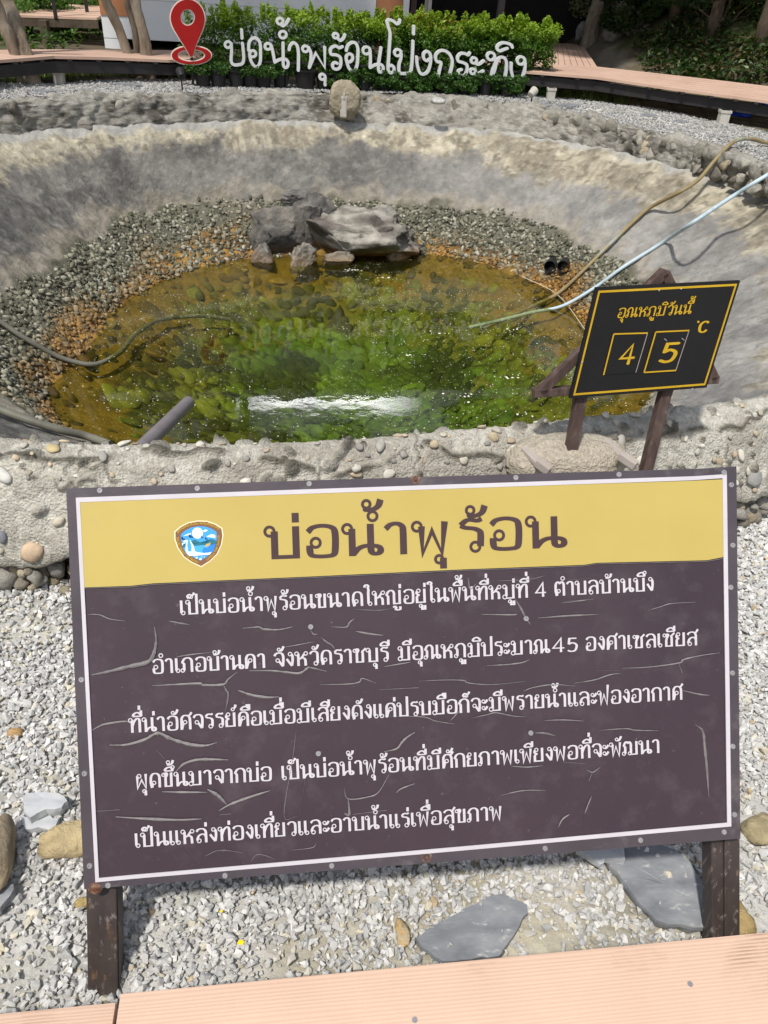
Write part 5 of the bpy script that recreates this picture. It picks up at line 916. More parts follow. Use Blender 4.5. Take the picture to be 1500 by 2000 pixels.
# ------------------------------------------------------------------ the white cut-out lettering and the red pin
LA, LB = gz(440, 171, .42), gz(1030, 190, .42); LX = (LB - LA) / np.linalg.norm(LB - LA); LN = np.array([LX[1], -LX[0], 0]); LD = LN @ LA
def lp(u, v, h=0.0): d = ray(u, v); t = (LD - LN @ EYE) / (LN @ d); return EYE + d * t + LN * h
def z2(x, y): return 310 + x / 4.545, y / 4.545
def z3(x, y): return 620 + x / 6.25, y / 6.25
def z4(x, y): return 820 + x / 6.25, y / 6.25
LET = [('บ', z2, [('O', 614, 394, 27), ('S', (642, 385), (645, 450), (642, 540), (665, 572), (700, 574), (740, 562), (753, 520), (748, 440), (742, 382))]), ('mark', z2, [('L', (734, 262), (738, 338))]),
       ('อ', z2, [('S', (797, 445), (800, 380), (830, 340), (870, 340), (898, 385), (902, 460), (900, 540), (880, 588), (850, 586), (818, 540), (806, 480), (815, 450)), ('O', 833, 475, 28)]),
       ('น', z2, [('O', 968, 410, 27), ('S', (996, 400), (1012, 465), (1028, 550)), ('S', (1028, 550), (1070, 528), (1120, 522), (1145, 548), (1142, 585), (1122, 598), (1104, 575), (1103, 500), (1101, 378))]), ('mark', z2, [('O', 1100, 306, 31)]), ('mark', z2, [('O', 1074, 186, 27), ('S', (1080, 214), (1102, 228), (1130, 205), (1152, 168))]),
       ('า', z2, [('S', (1155, 440), (1165, 402), (1195, 378), (1225, 402), (1238, 470), (1238, 550), (1237, 622))]), ('พ', z2, [('O', 1300, 432, 26), ('S', (1328, 420), (1348, 470), (1346, 540), (1334, 598)), ('L', (1334, 598), (1392, 470), (1472, 602), (1470, 418))]), ('mark', z2, [('O', 1450, 680, 24), ('L', (1474, 682), (1474, 752))]),
       ('ร', z3, [('S', (300, 566), (262, 582), (222, 560), (175, 576), (152, 615), (165, 660), (225, 668), (272, 695), (282, 760), (268, 820), (230, 842), (190, 828), (180, 790), (205, 760), (238, 770))]), ('mark', z3, [('O', 218, 434, 30), ('S', (240, 462), (275, 492), (312, 465), (330, 422))]),
       ('อ', z3, [('S', (348, 615), (365, 555), (412, 518), (462, 525), (488, 590), (488, 690), (480, 790), (455, 850), (420, 866), (378, 825), (352, 745), (348, 690), (375, 655), (415, 668), (424, 715), (395, 752), (360, 748))]), ('น', z3, [('O', 594, 614, 44), ('S', (636, 605), (641, 710), (638, 822)), ('S', (638, 822), (700, 790), (770, 786), (798, 825), (785, 870), (750, 872), (737, 820), (752, 700), (770, 580))]),
       ('โ', z3, [('S', (1000, 240), (992, 275), (962, 288), (920, 255), (870, 237), (845, 258), (855, 315), (880, 400), (876, 520), (868, 640), (860, 770), (858, 850), (885, 886), (922, 872), (928, 825), (900, 795), (864, 806))]), ('ป', z3, [('O', 974, 640, 40), ('S', (1012, 625), (1014, 700), (992, 780), (990, 870), (1020, 894), (1085, 894), (1130, 880), (1146, 780), (1155, 640), (1160, 500))]), ('mark', z3, [('L', (1170, 318), (1166, 412))]),
       ('ง', z3, [('S', (1205, 694), (1212, 790), (1242, 880), (1290, 904), (1342, 868), (1370, 780), (1376, 690), (1358, 640), (1325, 624), (1290, 655), (1292, 712), (1330, 738), (1368, 712))]), ('ก', z4, [('S', (218, 925), (236, 840), (250, 762), (210, 752), (186, 718), (192, 662), (232, 622), (290, 615), (350, 652), (386, 725), (384, 800), (366, 880), (352, 935))]), ('ร', z4, [('S', (600, 642), (582, 668), (540, 650), (490, 652), (455, 695), (462, 742), (515, 760), (562, 785), (570, 840), (550, 908), (510, 922), (468, 900), (466, 862), (500, 845))]),
       ('ะ', z4, [('O', 652, 735, 34), ('S', (668, 768), (710, 782), (772, 740)), ('O', 640, 868, 32), ('S', (660, 896), (705, 898), (765, 862))]), ('ท', z4, [('O', 860, 684, 46), ('S', (904, 690), (912, 760), (880, 860), (862, 945)), ('S', (862, 945), (905, 850), (925, 760), (960, 705), (1010, 698), (1045, 745), (1046, 850), (1030, 950))]), ('mark', z4, [('S', (1058, 588), (1020, 600), (970, 618), (935, 590), (952, 545), (1005, 520), (1065, 526), (1108, 548), (1120, 575))]), ('ง', z4, [('S', (1108, 768), (1105, 850), (1122, 925)), ('O', 1226, 736, 47), ('S', (1270, 725), (1276, 800), (1264, 880), (1240, 945), (1195, 978))])]
def build_letters():
    b = (LA + LB) / 2; T = thing('letter_sign', 'row of white cut-out Thai letters standing in front of the hedge', 'sign', b)
    for name, f, st in LET:
        S = []; sc = 4.545 if f is z2 else 6.25
        for s in st:
            if s[0] == 'O': x, y = f(s[1], s[2]); S.append(('O', [(x, -y, s[3] / sc)]))
            else: S.append((s[0], [(f(*q)[0], -f(*q)[1]) for q in s[1:]]))
        g = G(); lettering(g, pen(S, mono=5.7), lambda p, z: lp(p[0], -p[1], z + .03), th=.03, step=.00025, nrm=LN); mk('letter' if name != 'mark' else 'tone_mark', g, M['letter'], T)
    for u in (455, 560, 655, 760, 860, 945, 1015): p = lp(u, 120 + (u - 440) * .04, -.02); q = np.array([p[0], p[1], .40]); mk('support_post', G().bar(q, p, .022, .022, LN, 0), M['dark'], T)
    mk('support_rail', G().bar(lp(448, 118, -.012), lp(1022, 141, -.012), .018, .014, LN, 0), M['dark'], T)
    # struts that carry the raised marks
    for (u0, v0), (u1, v1) in ((z2(738, 330), z2(742, 400)), (z2(1100, 330), z2(1102, 400)), (z2(1090, 215), z2(1098, 285)), (z2(1474, 600), z2(1474, 690)), (z3(250, 480), z3(262, 580)), (z3(1166, 405), z3(1160, 510)), (z4(1010, 600), z4(1010, 700))): mk('strut', G().bar(lp(u0, v0, -.004), lp(u1, v1, -.004), .012, .008, LN, 0), M['dark'], T)
build_letters()
def build_pin():
    PAo = lp(375, 124); d0 = LD + .02
    def pp(x, y, h=0.0): u, v = z2(x, y); return lp(u, v, h)
    T = thing('location_pin', 'red map pin cut-out with a pale border standing left of the white letters', 'sign', (PAo[0], PAo[1], .42))
    t = np.linspace(0, 2 * math.pi, 49)[:-1]
    body = cr_spline(np.array([(255, -8), (330, 15), (385, 75), (408, 160), (398, 235), (365, 320), (330, 400), (315, 455), (290, 515), (255, 455), (222, 400), (165, 310), (118, 225), (104, 150), (125, 75), (180, 15)], float), 6, closed=True)
    def radial(loop, c, n=96):    # resample a star-shaped loop by angle
        a = np.arctan2(loop[:, 1] - c[1], loop[:, 0] - c[0]); r = np.hypot(loop[:, 0] - c[0], loop[:, 1] - c[1]); o = np.argsort(a); a, r = a[o], r[o]; T_ = np.linspace(-math.pi, math.pi, n + 1)[:-1]; R_ = np.interp(T_, np.concatenate([a - 2 * math.pi, a, a + 2 * math.pi]), np.tile(r, 3)); return T_, R_
    c = (257, 153); A, R_ = radial(body, c); ell = lambda rx, ry: np.stack([c[0] + np.cos(A) * rx, c[1] + np.sin(A) * ry], 1)
    out = lambda k: np.stack([c[0] + np.cos(A) * (R_ + k), c[1] + np.sin(A) * (R_ + k)], 1)
    bc = (290, 491); B = A; el2 = lambda rx, ry: np.stack([bc[0] + np.cos(B) * rx, bc[1] + np.sin(B) * ry], 1)
    P = lambda L_, h: [pp(x, y, h) for x, y in L_]
    mk('base_border', G().plate(P(el2(184, 90), .0), P(el2(112, 46), .0), 1, LN, .03), M['pale'], T); mk('base_ring', G().plate(P(el2(174, 80), .008), P(el2(122, 55), .008), 1, LN, .008), M['red'], T)
    mk('body_border', G().plate(P(out(8), .014), P(ell(58, 68), .014), 1, LN, .03), M['pale'], T); mk('body', G().plate(P(out(-2), .022), P(ell(63, 73), .022), 1, LN, .008), M['red'], T)
    q = pp(290, 560, -.02); mk('support_post', G().bar((q[0], q[1], .40), pp(290, 470, -.022), .03, .02, LN, 0), M['dark'], T)
build_pin()
# ------------------------------------------------------------------ hedge, pots, boardwalks
def tree_crown(name, centers, radii, N, size, c1, c2, seed, parent, shell=.45):
    r = np.random.default_rng(seed); P, k = clumps(N, np.array(centers), np.array(radii), r, shell); V, Fc, C = leaf_batch(P, size * (.6 + .8 * r.random(N)), leafcol(N, r, c1, c2, k), r); return mknp(name, V, Fc, M['leaf'], parent, col=C)
HA, HB = gz(418, 162, .42), gz(1026, 183, .42)
NH = 11; HT = [22, 18, 20, 22, 28, 30, 34, 30, 36, 38, 42]
for i in range(NH):
    f = i / (NH - 1); b = HA + (HB - HA) * f; sd = 100 + i; r = np.random.default_rng(sd); b = b + np.array([r.normal() * .03, .02 + r.normal() * .03, 0]); b[2] = gh(b[0], b[1]) - .01
    u, v = 415 + f * 615, 22 + f * 24 + [0, -4, -2, -3, 4, 2, -6, 0, -2, -4, 0][i]; top = gy(u, v, b[1])[2]; hgt = top - b[2]; dens = .30 + .6 * f if i < 6 else 1.0
    T = thing('hedge_shrub', ('leftmost thin hedge shrub beside the red pin', 'thin hedge shrub second from the red pin', 'open hedge shrub third from the red pin', 'open hedge shrub fourth from the red pin', 'hedge shrub fifth from the red pin, its top painted as sunlit yellow green', 'hedge shrub sixth from the red pin, near the middle of the row', 'tall hedge shrub in front of the ochre wall panel', 'dense hedge shrub under the white house column', 'dense hedge shrub fourth from the right end of the row', 'dense hedge shrub third from the right end of the row', 'rounded dense hedge shrub closing the right end of the row')[i], 'shrub', b, 'hedge shrubs behind the white letters')
    g = G()
    for q in range(3): a = b + np.array([r.normal() * .03, r.normal() * .03, 0]); g.tube(cr_spline([a, a + np.array([r.normal() * .03, r.normal() * .03, hgt * .4]), a + np.array([r.normal() * .06, r.normal() * .05, hgt * .85])], 4), np.linspace(.014, .004, 9), 6)
    mk('stem', g, M['barkd'], T)
    cs = []; rs = []; low = .34 if i < 6 else .06
    for q in range(34 if i < 6 else 46): z = low + (1 - low) * r.random() ** .8; cs.append(b + np.array([(r.random() - .5) * .48, (r.random() - .5) * .42, hgt * z - .05])); rs.append((.11, .11, .10))
    for q in range(7): cs.append(b + np.array([(r.random() - .5) * .5, (r.random() - .5) * .3, hgt - .03 + .06 * r.random()])); rs.append((.035, .035, .09))
    N = int(9000 * dens); P, k = clumps(N, np.array(cs), np.array(rs), r, .25); tz = ss(.72, 1.0, (P[:, 2] - b[2]) / hgt); C = leafcol(N, r, (.045, .105, .012), (.105, .225, .024), k); C = mix(C, np.array((.30, .42, .035)) * (.8 + .4 * r.random((N, 1))), tz * (.5 + .5 * r.random(N))); C = mix(C, (.38, .17, .06), ((r.random(N) < .10) & (i in (6, 7))) * tz)  # upper leaves painted yellow green, imitating sunlight on the shrub tops
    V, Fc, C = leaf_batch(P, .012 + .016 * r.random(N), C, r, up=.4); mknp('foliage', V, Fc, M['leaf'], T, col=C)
def lathe(g, c, prof, n=20):
    o = len(g.v)
    for z, r in prof:
        for k in range(n): t = 2 * math.pi * k / n; g.v.append((c[0] + r * math.cos(t), c[1] + r * math.sin(t), c[2] + z))
    for j in range(len(prof) - 1):
        for k in range(n): g.f.append((o + j * n + k, o + j * n + (k + 1) % n, o + (j + 1) * n + (k + 1) % n, o + (j + 1) * n + k))
    return g
PL = [(397, 168, 1), (427, 169, 1), (463, 170, 0), (490, 171, 1), (515, 172, 1), (549, 172, 1), (596, 174, 2), (633, 175, 0), (668, 176, 1), (708, 178, 1), (750, 179, 1), (790, 181, 1), (828, 182, 1), (868, 184, 1), (905, 185, 1), (945, 187, 1), (988, 189, 1)]
PN = ('leftmost small potted bush below the red pin', 'second potted bush from the red pin', 'bare black pot behind the second and third potted bushes', 'third potted bush from the red pin, below the first letter', 'potted bush with pale new leaves below the second letter', 'potted bush just left of the empty pot', 'wide empty black pot of soil with a pale rim', 'bare black pot beside the hanging vowel mark', 'potted bush just behind the standing stone', 'low potted bush just right of the standing stone', 'low potted bush below the tall vowel letter', 'low potted bush below the middle of the right half of the letters', 'low potted bush left of the white stone on the wall', 'low potted bush right of the white stone on the wall', 'low potted bush third from the right end', 'low potted bush second from the right end', 'rightmost low potted bush beside the garden spotlight')
for i, (u, v, kind) in enumerate(PL):
    r = np.random.default_rng(300 + i); b = gz(u, v, .42); b[2] = .425; s = .105 if kind != 2 else .135; hp = .17 if kind != 2 else .20
    T = thing('potted_plant' if kind == 1 else 'plant_pot', PN[i], 'potted plant' if kind == 1 else 'pot', b, 'pots in front of the white letters'); g = G(); lathe(g, b, [(0, s * .72), (hp * .92, s * .95), (hp * .92, s * 1.06), (hp, s * 1.08), (hp, s * .98), (hp * .82, s * .92)]); mk('pot', g, M['pot'], T, smooth=True, angle=35); g = G(); lathe(g, b, [(hp * .84, s * .95), (hp * .86, .001)]); mk('soil', g, M['soil'], T)
    if kind == 1:
        big = i > 7; cs = [b + np.array([(r.random() - .5) * (.36 if big else .24), (r.random() - .5) * (.30 if big else .22), (.05 + .155 * r.random()) if big else (hp * .8 + .015 + .055 * r.random())]) for _ in range(26)]; N = 3600 if big else 1700; P, k = clumps(N, np.array(cs), np.array([(.065, .065, .05)] * 26), r, .3); P[:, 2] = np.maximum(P[:, 2], b[2] + .03)
        C = leafcol(N, r, (.028, .075, .014), (.075, .17, .03), k); C = mix(C, (.3, .38, .2), (r.random(N) < .035) * .8); V, Fc, C = leaf_batch(P, .011 + .011 * r.random(N), C, r, up=.5); mknp('foliage', V, Fc, M['leaf'], T, col=C)
    else:
        g = G()
        for q in range(3): a = b + np.array([r.normal() * .02, r.normal() * .02, hp * .8]); g.tube([a, a + np.array([r.normal() * .02, r.normal() * .02, .06])], [.004, .002], 5)
        mk('cut_stem', g, M['barkd'], T)
# boardwalk round the back: deck boards on a dark beam and concrete posts
DZ = .70
def deckline(px, z=DZ): return [gz(u, v, z) for u, v in px]
def build_far_deck():
    ZZ = [.70, .70, .70, .68, .655, .65, .65, .67, .69, .70, .70, .70, .70, .70, .70]; deckline = lambda L_: [gz(u, v, z) for (u, v), z in zip(L_, ZZ)]
    F_ = deckline([(-60, 124), (0, 117), (106, 109), (220, 112), (330, 117), (420, 113), (560, 108), (900, 117), (990, 133), (1026, 139), (1164, 150), (1308, 171), (1420, 186), (1500, 197), (1580, 209)])
    Bk = deckline([(-70, 101), (-20, 98), (44, 96), (198, 97), (330, 98), (420, 97), (560, 94), (900, 103), (1000, 119), (1040, 124), (1167, 130), (1276, 142), (1400, 156), (1500, 168), (1600, 182)])
    T = thing('boardwalk', 'raised boardwalk with tan planks on a dark beam circling behind the pool', 'boardwalk', (F_[6][0], F_[6][1], .42)); g = G()
    for k in range(len(F_) - 1):
        a0, a1, b0, b1 = F_[k], F_[k + 1], Bk[k], Bk[k + 1]; nb = 7
        for q in range(nb):
            s0, s1 = q / nb + .008, (q + 1) / nb - .008; c = [a0 + (b0 - a0) * s0, a1 + (b1 - a1) * s0, a1 + (b1 - a1) * s1, a0 + (b0 - a0) * s1]; dn = np.array([0, 0, .028]); g.add(c + [p - dn for p in c], [(0, 1, 2, 3), (7, 6, 5, 4), (0, 4, 5, 1), (1, 5, 6, 2), (2, 6, 7, 3), (3, 7, 4, 0)])
    mk('deck', g, M['deckfar'], T); g = G()
    for k in range(len(F_) - 1):
        for f in (.06, .92):
            a, b = F_[k] + (Bk[k] - F_[k]) * f, F_[k + 1] + (Bk[k + 1] - F_[k + 1]) * f; a = a - [0, 0, .105]; b = b - [0, 0, .105]; e = (b - a) / np.linalg.norm(b - a) * .02; g.bar(a - e, b + e, .05, .11, (0, 0, 1), .004)
    mk('beam', g, M['dark'], T)
    mk('joist', joists(F_, Bk), M['dark'], T)
    for u, v, w in ((115, 165, .10), (1075, 195, .10), (1412, 240, .11), (-40, 170, .1)):
        p = gz(u, v, .42); p = p + np.array([0, .03, 0]); mk('concrete_post', G().box((p[0], p[1], (.30 + DZ - .16) / 2 + .01), w, w, DZ - .16 - .30, bev=.006).box((p[0], p[1], DZ - .165), w * 1.12, w * 1.12, .03, bev=.004), M['conc'], T)
    # the side platform leading to the forest path
    c = [gz(1026, 126, DZ), gz(1167, 130, DZ), gz(1138, 86, DZ), gz(1046, 81, DZ)]; T2 = thing('boardwalk', 'side platform of lengthwise tan planks leading from the boardwalk to the forest path', 'boardwalk', (c[0][0], c[0][1], .42)); g = G(); nb = 11
    for q in range(nb):
        s0, s1 = (q + .045) / nb, (q + .955) / nb; P = [c[0] + (c[1] - c[0]) * s0, c[0] + (c[1] - c[0]) * s1, c[3] + (c[2] - c[3]) * s1, c[3] + (c[2] - c[3]) * s0]; P = [p - np.array([0, 0, .004]) for p in P]; dn = np.array([0, 0, .03]); g.add(P + [p - dn for p in P], [(0, 1, 2, 3), (7, 6, 5, 4), (0, 4, 5, 1), (1, 5, 6, 2), (2, 6, 7, 3), (3, 7, 4, 0)])
    mk('deck', g, M['deckfar'], T2); g = G()
    for f in (.05, .5, .95): g.bar(c[0] + (c[3] - c[0]) * f - [0, 0, .09], c[1] + (c[2] - c[1]) * f - [0, 0, .09], .06, .10, (0, 0, 1), .003)
    mk('beam', g, M['dark'], T2)
def joists(F_, Bk):
    g = G()
    for k in range(len(F_) - 1):
        n = max(2, int(np.linalg.norm(F_[k + 1] - F_[k]) / .55))
        for q in range(n): f = (q + .5) / n; a = F_[k] + (F_[k + 1] - F_[k]) * f; b = Bk[k] + (Bk[k + 1] - Bk[k]) * f; dn = np.array([0, 0, .039]); g.bar(a + (b - a) * .0 - dn, b - dn, .05, .022, (0, 0, 1), 0)
    return g
build_far_deck()
# upper walkway at far left, with rail posts
def build_upper_walk():
    y0 = 13.2; a, b = gy(-60, 26, y0), gy(188, 35, y0 + .35); T = thing('boardwalk', 'upper walkway with thin dark rail posts beyond the forked tree at far left', 'boardwalk', (a[0], a[1], .42)); d = np.array([-.25, 2.0, .06]); g = G()
    for q in range(6):
        s0, s1 = q / 6 + .01, (q + 1) / 6 - .01; c = [a + d * s0, b + d * s0, b + d * s1, a + d * s1]; dn = np.array([0, 0, .03]); g.add(c + [p - dn for p in c], [(0, 1, 2, 3), (7, 6, 5, 4), (0, 4, 5, 1), (1, 5, 6, 2), (2, 6, 7, 3), (3, 7, 4, 0)])
    mk('deck', g, M['deckfar'], T); mk('beam', G().bar(a + [0, .05, -.09], b + [0, .05, -.09], .06, .10).bar(a + d * .9 + [0, 0, -.09], b + d * .9 + [0, 0, -.09], .06, .10), M['barkd'], T)
    for u, v, f in ((82, 18, .5), (108, 27, .03), (170, 22, .45)): p = gy(u, v, y0 + .2 + 2 * f); mk('rail_post', G().bar(p - [0, 0, .06], p + [0, 0, 1.0], .045, .045, (0, 1, 0), .004), M['dark'], T)
    for u in (84, -30): p = gy(u, 36, y0 + .1); mk('support_post', G().bar((p[0], p[1], .3), (p[0], p[1], p[2] - .02), .12, .12, (0, 1, 0), .006), M['barkd'], T)
build_upper_walk()
# ------------------------------------------------------------------ the house behind the hedge
def build_house():
    A = np.array([-4.66, 13.25, 0]); X = np.array([.985, .172, 0]); X /= np.linalg.norm(X); Y = np.array([-X[1], X[0], 0]); Z = np.array([0, 0, 1.0]); T = thing('house', 'white walled park house with ochre panels raised over a dark void behind the hedge', 'house', (A[0], A[1], .42))
    zb = gy(310, 78, 13.5)[2]; zt = 3.3
    def wl(u): d = ray(u, 40); M2 = np.array([[d[0], -X[0]], [d[1], -X[1]]]); return np.linalg.solve(M2, A[:2])[1]   # distance along the wall seen at column u
    def panel(name, s0, s1, z0, z1, out, m, th=.05): c = A + X * (s0 + s1) / 2 + Y * (-out + th / 2) + Z * (z0 + z1) / 2; mk(name, G().box(c, s1 - s0, th, z1 - z0, X, Y, Z, .004), m, T)
    s_o0, s_o1, s_c1, s_d = wl(733), wl(785), wl(797), wl(832)
    panel('wall', 0, s_o0, zb, zt, 0, M['wallw'], .12); panel('ochre_panel', wl(198), wl(252), gy(230, 30, 13.4)[2], zt - .2, .012, M['orange'], .03); panel('ochre_panel', s_o0 + .004, s_o1, zb, zt, -.004, M['orange'], .12); panel('column', s_o1 + .004, s_c1, .42, zt, .03, M['wallw'], .16); panel('corner_leg', 0, .26, .35, zb - .004, -.004, M['wallw'], .2)
    for q in range(5): z = zb + .5 + q * .55; panel('wall_joint', .0 + .3, s_o0 - .1, z, z + .006, .003, M['conc'], .01)
    panel('door_frame', s_c1 + .06, s_c1 + .14, .7, zt, -.15, M['wood'], .06); panel('door_frame', s_c1 + .32, s_c1 + .38, .7, zt, -.15, M['conc'], .06); panel('door_leaf', s_c1 + .385, s_d, .7, zt, -.2, M['conc'], .03)
    c = A + X * (s_o0 / 2) + Y * 1.6; mk('underfloor_shade_panel', G().box(c + Z * (.42 + zb) / 2, s_o0, .1, zb - .3, X, Y, Z), M['void'], T)  # near-black sheet painting the shade under the raised floor
    c = A + X * (s_d + 1.6) + Y * 2.2; mk('veranda_shade_panel', G().box(c + Z * (zt + .7) / 2, 3.6, .1, zt - .7, X, Y, Z), M['void'], T)  # near-black sheet painting the shade inside the open veranda
    mk('floor', G().box(A + X * (s_d / 2 + 1.4) + Y * 2.1 + Z * (zb + .02), s_d + 2.8, 3.9, .06, X, Y, Z), M['conc'], T)
    for s in (s_d + 1.2,): c = A + X * s + Y * .15; mk('veranda_post', G().box(c + Z * (zt + .4) / 2, .1, .1, zt - .4, X, Y, Z, .004), M['dark'], T)
    L_ = s_d + 3.6; ev = A + X * (L_ / 2 - .4) + Y * (-.55) + Z * (zt + .06); rg = A + X * (L_ / 2 - .4) + Y * 2.4 + Z * (zt + 1.02); bk = A + X * (L_ / 2 - .4) + Y * 5.2 + Z * (zt + .06)
    g = G()
    for p, q in ((ev, rg), (rg, bk)): dd = (q - p) / np.linalg.norm(q - p); n = np.cross(X, dd); g.box((p + q) / 2, L_ + .8, np.linalg.norm(q - p), .04, X, dd, n)
    mk('roof', g, M['roof'], T); mk('fascia', G().box(ev + np.array([0, 0, -.07]) - Y * .02, L_ + .8, .03, .18, X, Y, Z), M['wallw'], T)
    for s in (0, L_ - .8): panel('side_wall', s, s + .1, zb, zt, -.13, M['wallw'], 3.6) if s == 0 else None
build_house()
# ------------------------------------------------------------------ trees
def wob(pts, amp, seed):
    P = cr_spline(np.array(pts), 6); r = np.random.default_rng(seed); n = fbm(P * 2.2 + seed, 3, seed); P[:, 0] += (n - .5) * amp; return P
def crown_balls(c, R_, hz, n, r): 
    d = r.normal(size=(n, 3)); d /= np.linalg.norm(d, axis=1)[:, None]; return np.asarray(c) + d * np.array([R_, R_, hz]) * (.35 + .65 * r.random((n, 1)) ** .6), [(R_ * .30, R_ * .30, R_ * .22)] * n
def tree(label, stems, crowns, seed, bark='bark', c1=(.02, .05, .01), c2=(.06, .12, .022), N=5200, leaf=.085, group=None):
    b = np.array(stems[0][0][0]); T = thing('tree', label, 'tree', b, group); r = np.random.default_rng(seed)
    for pts, r0, r1 in stems:
        P = wob(pts, .05, seed); n = len(P); rad = np.linspace(r0, r1, n) * (1 + .1 * (r.random(n) - .5)); rad[:3] *= np.array([1.35, 1.18, 1.06]); g = G().tube(P, rad, 14); V = np.array(g.v); V += (fbm(V * 9, 3, seed)[:, None] - .5) * .05 * np.array([1, 1, 0]); g.v = [tuple(p) for p in V]; mk('trunk', g, M[bark], T, smooth=True)
    cs = []; rs = []
    for c, R_, hz in crowns:
        a, q = crown_balls(c, R_, hz, 16, r); cs += list(a); rs += q
    g = G(); top = np.array(stems[0][0][-1])
    for p in cs[::4]: g.tube(cr_spline([top, (top + p) / 2 + np.array([0, 0, .25]), p], 4), np.linspace(stems[0][2] * .6, .012, 9), 6)
    mk('limb', g, M[bark], T); tree_crown('crown', cs, rs, N, leaf, c1, c2, seed, T)
def vtop(u, v, y): return gy(u, v, y)
p1 = gz(62, 166, .42); y1 = p1[1]
tree('forked pale barked tree at the far left beside the boardwalk', [([p1 - [0, 0, .1], gy(48, 110, y1), gy(30, 50, y1 + .05), gy(12, 0, y1 + .1), gy(2, -60, y1 + .1), gy(-6, -220, y1 + .3), gy(-10, -420, y1 + .5)], .085, .05), ([gy(50, 160, y1 - .02), gy(30, 112, y1 - .05), gy(12, 65, y1 - .1), gy(-2, 20, y1 - .12), gy(-30, -80, y1 - .2), gy(-60, -300, y1 - .3)], .072, .045)], [((p1[0] - .2, y1 + .6, 5.6), 1.9, 1.1), ((p1[0] + 1.2, y1 + .9, 6.3), 1.6, .9)], 7, N=9000)
p2 = gz(280, 153, .42); y2 = p2[1]
tree('tree of three leaning trunks growing through the boardwalk left of the red pin', [([p2 + [.08, 0, -.1], gy(290, 118, y2), gy(277, 60, y2), gy(262, 0, y2), gy(250, -60, y2 + .1), gy(240, -250, y2 + .3), gy(250, -450, y2 + .5)], .074, .045), ([p2 + [-.05, .02, -.05], gy(252, 118, y2 - .02), gy(232, 60, y2 - .06), gy(207, 0, y2 - .1), gy(180, -70, y2 - .2), gy(130, -260, y2 - .3)], .064, .045), ([p2 + [0, .05, 0], gy(268, 115, y2 + .1), gy(262, 60, y2 + .1), gy(250, 0, y2 + .12), gy(245, -80, y2 + .15), gy(260, -300, y2 + .3)], .042, .03)], [((p2[0] + .3, y2 + .4, 6.0), 1.9, 1.0), ((p2[0] + 1.6, y2 + .2, 6.6), 1.5, .8), ((p2[0] - 1.2, y2 + .8, 6.4), 1.5, .9)], 8, N=11000)
for k, (u, d) in enumerate(((294, 1), (303, 1), (286, -1))):
    pass
p3 = gg(1150, 88); y3 = p3[1]
tree('slender grey brown tree where the forest path starts beyond the platform', [([p3 - [0, 0, .1], gy(1153, 60, y3), gy(1160, 30, y3), gy(1168, 0, y3), gy(1176, -60, y3), gy(1190, -300, y3 + .3)], .15, .08)], [((p3[0] + .3, y3 + .5, p3[2] + 6.6), 2.6, 1.6), ((p3[0] - 1.6, y3 - .5, p3[2] + 7.4), 2.0, 1.2)], 9, bark='bark', N=9000, leaf=.1)
# forest behind and above: separate trees, mostly seen as trunks, shade and reflections
fr = np.random.default_rng(77); FT = []
for u, v in ((1320, 30), (1392, 62), (1450, 22), (1480, 90)): FT.append(gg(u, v, far=40))
names = ['forest tree on the bank right of the path', 'leaning forest tree halfway up the right bank', 'forest tree high on the right bank', 'forest tree at the right edge of the bank']
for i, p in enumerate(FT):
    h = 5.5 + 3 * fr.random(); ln = fr.normal() * .5; r0 = .07 + .07 * fr.random(); tree(names[i], [([p - [0, 0, .15], p + [ln * .2, 0, h * .3], p + [ln * .6, .1, h * .65], p + [ln, .2, h]], r0, r0 * .5)], [((p[0] + ln, p[1], p[2] + h), 2.4, 1.6), ((p[0] + ln + fr.normal(), p[1] + fr.normal(), p[2] + h * .78), 1.9, 1.2)], 400 + i, bark='barkd', N=6500, leaf=.11, c1=(.014, .035, .008), c2=(.045, .095, .018), group='forest trees on the bank behind the boardwalk')
for i, (x, y, h) in enumerate(((-9, 17, 8), (-7.5, 21, 9), (-4.9, 22, 12.5), (2.2, 23, 12.5), (5.5, 24, 9), (9, 19, 8), (8.2, 13.5, 7.5))):
    z = float(gh(x, y)); p = np.array([x, y, z]); tree(['tall tree behind the far left corner of the house', 'tall tree behind the left half of the house', 'tall tree behind the house roof', 'tall tree behind the right end of the house', 'tall tree on the slope above the path', 'tall tree far up the right slope', 'tall tree off to the right of the boardwalk'][i], [([p - [0, 0, .2], p + [.1, 0, h * .35], p + [.2, 0, h * .75]], .2, .09)], [((x, y, z + h * .8), 3.0, 1.9), ((x + 1.2, y - .6, z + h * .55), 2.3, 1.4), ((x - 1.4, y + .3, z + h * .5), 2.2, 1.4)] if i not in (2, 3) else [((x, y, z + 10.5), 3.4, 1.8), ((x + (2.6 if i == 2 else -2.6), y - .4, z + 10.1), 3.2, 1.6), ((x, y - 1.5, z + 13.5), 3.6, 1.8)], 500 + i, bark='barkd', N=9000, leaf=.16, c1=(.014, .035, .008), c2=(.045, .095, .018), group='tall trees ringing the clearing')
